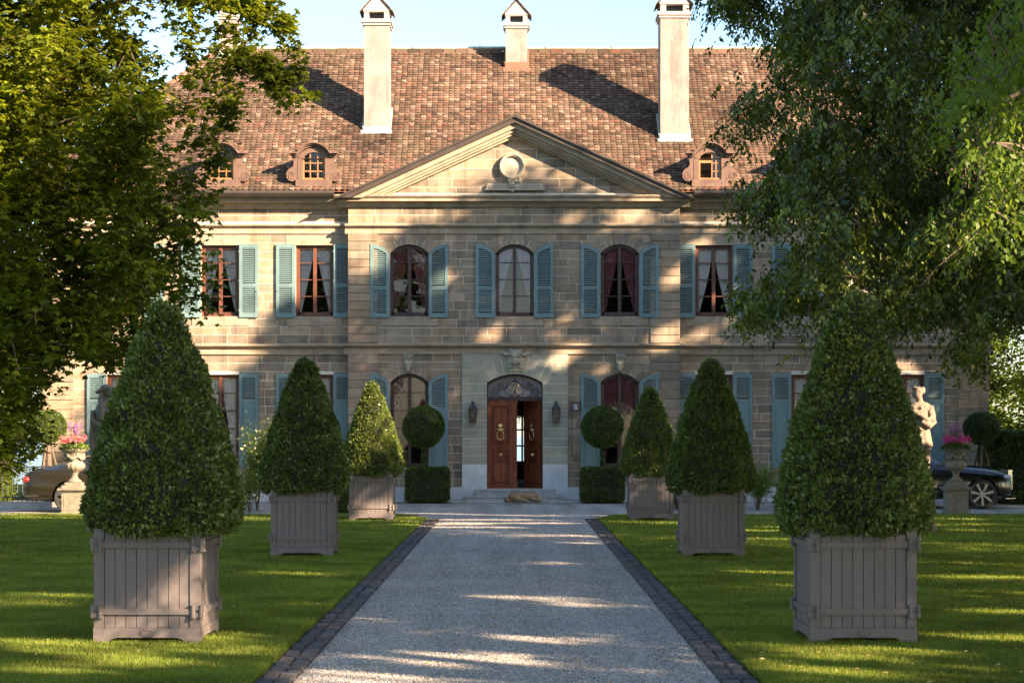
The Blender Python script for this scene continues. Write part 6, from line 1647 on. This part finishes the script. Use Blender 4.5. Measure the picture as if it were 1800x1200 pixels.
def open_mask(P, pad, broad=True):
    """True where a clump at P would block a sun fleck"""
    bad = np.zeros(len(P), bool)
    for p, r in zip(KP, KR):
        d = P - p; t = d @ TS; q = d - TS * t[:, None]
        bad |= (t > 1.5) & ((q ** 2).sum(1) < (abs(r) + pad * 1.0) ** 2)
    if not broad: return bad
    # high facade, pediment and roof stand in full sun
    Q = to_facade(P); ok = P[:, 1] < 51
    px = Q[:, 0] / 51.6 * 3500 + 905; py = 765 - (Q[:, 2] - 1.7) / 51.6 * 3500
    j = rng.normal(size=len(P)) * 8
    lim = np.interp(px, [-200, 60, 330, 440, 455, 600, 700, 760, 850, 960, 1000, 1150, 1200, 1400, 1800], [760, 650, 640, 640, 480, 470, 400, 372, 338, 345, 375, 385, 395, 400, 420])
    bad |= ok & (py + j < lim + pad * 67) & (P[:, 2] > 2)
    # upper part of the left tree
    t = (P[:, 1] - 29.0) / TS[1]; Q = P - TS * t[:, None]
    bad |= (P[:, 1] < 27) & (Q[:, 0] < -3.8) & (Q[:, 2] > 6.2) & (Q[:, 2] < 12)
    return bad

# left foreground tree -------------------------------------------------
YLt = 29.0
polyL = [(-260, -300), (420, -300), (600, -120), (580, -20), (575, 40), (520, 50), (545, 120), (560, 185), (500, 200), (470, 150), (428, 140), (430, 230), (388, 248), (408, 295), (368, 328), (355, 380), (372, 430), (390, 500), (380, 545), (350, 520), (310, 545), (290, 600), (235, 595), (238, 640), (185, 645), (160, 620), (95, 660), (75, 720), (70, 800), (30, 830), (-260, 850)]
holesL = [([(240, -10), (335, 5), (300, 60), (350, 105), (310, 118), (268, 90), (240, 50)], 0.0), ([(385, 250), (300, 170), (255, 215), (290, 280), (350, 300)], 0.25), ([(200, 300), (330, 300), (330, 440), (200, 420)], 0.6), ([(95, 380), (190, 380), (190, 420), (95, 420)], 0.4), ([(70, 300), (160, 200), (220, 240), (140, 320)], 0.5), ([(560, -60), (420, -60), (520, 50), (600, 40)], 0.35), ([(560, 60), (545, 20), (545, 100)], 0.2)]
def poly_clumps(poly, holes, Y0, Y1, Yref, n, edge=0.0, seed=0):
    P = np.array(poly); x = rng.uniform(P[:, 0].min(), P[:, 0].max(), n * 3); y = rng.uniform(P[:, 1].min(), P[:, 1].max(), n * 3)
    k = inpoly(x, y, poly); x, y = x[k][:n], y[k][:n]
    keep = np.ones(len(x), bool)
    for h, pr in holes: keep &= ~(inpoly(x, y, h) & (rng.uniform(size=len(x)) > pr))
    x, y = x[keep], y[keep]
    return x, y
x, y = poly_clumps(polyL, holesL, 26, 33, YLt, 2300)
xq, yq = poly_clumps([(-260, -300), (330, -300), (230, 60), (300, 200), (240, 330), (330, 420), (250, 560), (100, 640), (-260, 800)], [], 0, 0, 0, 1300); x = np.concatenate([x, xq]); y = np.concatenate([y, yq])
d = rng.uniform(-3.0, 3.5, len(x)) * np.clip((620 - x) / 400, 0.25, 1)
Wp = np.stack([X(x - 12, YLt + d), YLt + d, Z(y - 6, YLt + d)], 1)
nz = vnoise(Wp, 1.7, 11); nz2 = vnoise(Wp, 3.3, 12); k = (nz > -0.6) & (nz2 > -0.6 + 0.45 * (Wp[:, 0] > -5.3)); Wp = Wp[k]
rad = rng.uniform(0.16, 0.34, len(Wp)) * np.clip((600 - (Wp[:, 0] / YLt * 3500 + 905)) / 250, 0.6, 1)
# the rest of its crown beyond the picture
n = 700; a = rng.uniform(0, 6.28, n); th = np.arccos(rng.uniform(-0.5, 1, n)); r_ = 5.5 * rng.uniform(0.6, 1, n)
Wo = np.stack([-13.6 + r_ * np.sin(th) * np.cos(a), 30 + r_ * np.sin(th) * np.sin(a), 7.5 + r_ * np.cos(th)], 1); Wo = Wo[(Wo[:, 0] < -8.6)]
allc = np.vstack([Wp, Wo]); rads = np.concatenate([rad, rng.uniform(0.35, 0.6, len(Wo))])
make_tree('maple_tree', (-12.5, 31, 0), (-11.8, 30.5, 6.5), 0.38, allc, rads, 'broad maple whose sunlit branches hang before the left wing and its roof', 'maple', 'fan', 0.12, 38, 'park trees around the drive', nlimb=14, limb_r=0.22)

# right foreground tree --------------------------------------------------
YRt = 22.5
polyR = [(1232, -60), (1238, 20), (1262, 50), (1330, 65), (1345, 120), (1325, 160), (1300, 190), (1270, 225), (1250, 265), (1300, 240), (1370, 200), (1400, 215), (1360, 270), (1350, 315), (1290, 350), (1285, 385), (1330, 395), (1360, 400), (1400, 430), (1370, 470), (1330, 500), (1310, 555), (1325, 575), (1380, 545), (1440, 540), (1430, 600), (1440, 650), (1500, 640), (1560, 600), (1600, 580), (1660, 560), (1690, 580), (1690, 660), (1710, 670), (1730, 600), (1780, 560), (1950, 620), (2300, 500), (2300, -400), (1232, -400)]
holesR = [([(1290, 240), (1350, 210), (1370, 200), (1340, 330), (1270, 340)], 0.35), ([(1330, 110), (1420, 110), (1400, 170), (1340, 180)], 0.5), ([(1380, 600), (1600, 560), (1600, 700), (1380, 700)], 0.6)]
x, y = poly_clumps(polyR, holesR, 0, 0, YRt, 10500)
d = rng.uniform(-3.5, 4.5, len(x)) * np.clip((x - 1180) / 350, 0.2, 1)
Wp = np.stack([X(x + 26 * (x < 1600) * (y < 385), YRt + d), YRt + d, Z(y - 24, YRt + d)], 1)
nz = vnoise(Wp, 1.9, 21); nz2 = vnoise(Wp * np.array([1, 1, 2.2]), 3.1, 33); Wp = Wp[(nz > -0.62) & ((nz2 > -0.05) | ((Wp[:, 1] > YRt + 1.2) & (Wp[:, 0] > 4.0) & (nz2 > -0.7)))]
rad = rng.uniform(0.12, 0.3, len(Wp))
Wp, rad = (lambda k: (Wp[k], rad[k]))(~open_mask(Wp, 0.0) | (Wp[:, 0] < 6.2))
n = 900; a = rng.uniform(0, 6.28, n); th = np.arccos(rng.uniform(-0.6, 1, n)); r_ = rng.uniform(0.55, 1, n) * 5
Wo = np.stack([10.6 + r_ * np.sin(th) * np.cos(a), 23 + 1.3 * r_ * np.sin(th) * np.sin(a), 8.0 + r_ * np.cos(th)], 1); Wo = Wo[Wo[:, 0] > Wo[:, 1] * 0.262 + 0.4]; Wo = Wo[~open_mask(Wo, 0.3)]
allc = np.vstack([Wp, Wo]); rads = np.concatenate([rad, rng.uniform(0.35, 0.55, len(Wo))])
make_tree('hornbeam_tree', (10.4, 23.5, 0), (9.8, 23.2, 6.2), 0.42, allc, rads, 'dense dark hornbeam hanging in leafy sprays before the right wing', 'hornbeam', 'hang', 0.085, 8, 'park trees around the drive', nlimb=14, limb_r=0.2)

# nearer branch at the right edge ---------------------------------------
polyN = [(1830, -60), (1700, -20), (1720, 30), (1700, 60), (1740, 110), (1680, 150), (1650, 190), (1690, 215), (1660, 240), (1700, 270), (1680, 330), (1720, 400), (1760, 420), (1830, 430)]
x, y = poly_clumps(polyN, [], 0, 0, 11, 60)
Wn = np.stack([X(x, 12), 12 + rng.uniform(-0.8, 0.8, len(x)), Z(y, 12)], 1)
n = 700; a = rng.uniform(0, 6.28, n); th = np.arccos(rng.uniform(-0.5, 1, n)); r_ = 4.4 * rng.uniform(0.5, 1, n)
Wo = np.stack([9.3 + r_ * np.sin(th) * np.cos(a), 11 + r_ * np.sin(th) * np.sin(a), 6.6 + r_ * np.cos(th)], 1); Wo = Wo[(Wo[:, 0] > np.abs(Wo[:, 1]) * 0.262 + 0.7) ]; Wo = Wo[~open_mask(Wo, 0.3)]
allc = np.vstack([Wn, Wo]); rads = np.concatenate([rng.uniform(0.08, 0.16, len(Wn)), rng.uniform(0.35, 0.5, len(Wo))])
make_tree('hornbeam_tree', (9.2, 11, 0), (9.0, 11, 5.5), 0.3, allc, rads, 'nearest hornbeam with fresh bright sprays before the darker hornbeam', 'lime', 'hang', 0.06, 8, 'park trees around the drive', nlimb=9, limb_r=0.16)

# big unseen park trees right and behind, placed and opened to shape the garden's shade ---
def crown_clumps(cx, cy, cz, rx, rz, n):
    a = rng.uniform(0, 2 * PI, n); u = rng.uniform(-0.75, 1, n); th = np.arccos(u); r_ = rng.uniform(0.45, 1.0, n) ** 0.5
    P = np.stack([cx + rx * r_ * np.sin(th) * np.cos(a), cy + rx * r_ * np.sin(th) * np.sin(a), cz + rz * r_ * np.cos(th)], 1)
    P = P[(P[:, 0] > np.maximum(P[:, 1], 0) * 0.262 + 1.0) | (P[:, 1] < -1)]
    return P[~open_mask(P, 0.0)]
SH = [('lime_tree', 17, 3, 8.5, 6.5, 6.0, 'tall lime tree standing right of the camera'),
      ('lime_tree', 9, -8, 8.0, 6.5, 6.0, 'tall lime tree standing behind the camera on the right'),
      ('lime_tree', 21, 15, 9.5, 6.5, 7.0, 'tall lime tree on the right lawn level with the nearest planters'),
      ('lime_tree', 24, 27, 10, 6.8, 7.5, 'tall lime tree on the right lawn level with the middle planters'),
      ('lime_tree', 26, 39, 9.5, 6.5, 7.5, 'tall lime tree on the right lawn near the right wing'),
      ('lime_tree', 19, 36.5, 14.5, 6.5, 6.5, 'very tall lime tree beside the court'),
      ('lime_tree', 28, 40, 15, 7.0, 7.5, 'very tall lime tree behind the right end of the court'),
      ('lime_tree', 30, 27, 18, 7.0, 7.5, 'tallest lime tree of the second row'),
      ('lime_tree', 24, 34, 15.5, 6.0, 6.0, 'very tall lime tree between the two rows'),
      ('lime_tree', 17.5, 12.5, 12.5, 6.0, 5.5, 'tall lime tree right of the camera beside the nearest hornbeam'),
      ('lime_tree', 22, -2, 11.5, 6.0, 6.0, 'tall lime tree behind the camera in the second row'),
      ('lime_tree', 12.5, 4.5, 6.3, 4.2, 3.8, 'smaller lime tree right of the camera near the drive'),
      ('lime_tree', 20, 47, 7.0, 5.0, 5.0, 'lime tree beside the right end of the house'),
      ('lime_tree', 31, 20, 12, 7.0, 8.5, 'second row lime tree far to the right'),
      ('lime_tree', 33, 33, 12, 7.0, 9.0, 'second row lime tree behind the right lawn'),
      ('lime_tree', 26, 6, 11, 6.5, 8.0, 'second row lime tree right of the camera'),
      ('lime_tree', 14, 31, 6.5, 4.6, 4.5, 'smaller lime tree between the hornbeam and the right wing'),
      ('lime_tree', 15.5, 40, 6.5, 4.0, 4.0, 'smaller lime tree by the right end of the court')]
for (nm, cx, cy, cz, rx, rz, lb) in SH:
    P = crown_clumps(cx, cy, cz, rx, rz, int(13 * rx * rx * 1.6))
    if len(P) < 12: continue
    make_tree(nm, (cx, cy, 0), (cx, cy, cz - 0.3 * rz), 0.4, P, rng.uniform(0.4, 0.6, len(P)), lb, 'maple', 'plain', 0.26, 30, 'park trees around the drive', twig=False, nlimb=8)
# trees behind the camera on the left, mirrored in the window panes
for (cx, cy, cz, rx, rz, lb) in ((-16, 8, 8, 6, 6, 'tall tree left of the camera'), (-18, 20, 8, 5.5, 6, 'tall tree on the left lawn outside the picture')):
    P = crown_clumps(cx, cy, cz, rx, rz, 10); n = 420
    a = rng.uniform(0, 2 * PI, n); th = np.arccos(rng.uniform(-0.7, 1, n)); r_ = rng.uniform(0.5, 1, n) ** 0.5
    P = np.stack([cx + rx * r_ * np.sin(th) * np.cos(a), cy + rx * r_ * np.sin(th) * np.sin(a), cz + rz * r_ * np.cos(th)], 1); P = P[P[:, 0] < -np.maximum(P[:, 1], 0) * 0.262 - 1.5]
    make_tree('lime_tree', (cx, cy, 0), (cx, cy, cz - 2), 0.4, P, rng.uniform(0.5, 0.7, len(P)), lb, 'maple', 'plain', 0.24, 30, 'park trees around the drive', twig=False, nlimb=8)
# background beyond the house ends
def bg_tree(cx, cy, cz, rx, rz, label, mat, n=420, L=0.2, per=55):
    a = rng.uniform(0, 2 * PI, n); th = np.arccos(rng.uniform(-0.9, 1, n)); r_ = rng.uniform(0.5, 1, n) ** 0.5
    P = np.stack([cx + rx * r_ * np.sin(th) * np.cos(a), cy + rx * r_ * np.sin(th) * np.sin(a), cz + rz * r_ * np.cos(th)], 1); P = P[(P[:, 2] > 0.3)]
    P = P[~((np.abs(P[:, 0]) < 13.2) & (P[:, 1] > 50.5) & (P[:, 1] < 64))]
    make_tree('background_tree', (cx, cy, 0), (cx, cy, cz), 0.25, P, rng.uniform(0.3, 0.55, len(P)), label, mat, 'fan', L, per, 'trees beyond the house', lobes=1, twig=False, nlimb=7)
bg_tree(16.5, 58, 3.6, 3.6, 3.8, 'bright green tree beyond the right end of the house', 'lime')
bg_tree(18.5, 66, 6.5, 4.2, 5.5, 'taller green tree behind the right end of the house', 'maple')
bg_tree(-16.6, 56, 4.2, 3.6, 4.4, 'green tree beyond the left end of the house', 'maple')
bg_tree(-19.5, 65, 7.0, 4.5, 6.0, 'taller green tree behind the left end of the house', 'maple')
bg_tree(-13.4, 48.6, 1.3, 1.5, 1.6, 'bright yellow-green bush behind the iron railing', 'lime', 120, 0.09, 70)
bg_tree(-14.4, 51.6, 2.3, 1.9, 2.6, 'bright shrub beside the left corner of the house', 'lime', 150, 0.1, 70)
bg_tree(-15.6, 48.0, 2.0, 1.8, 2.4, 'larger yellow-green bush at the far left', 'lime', 140, 0.09, 70)
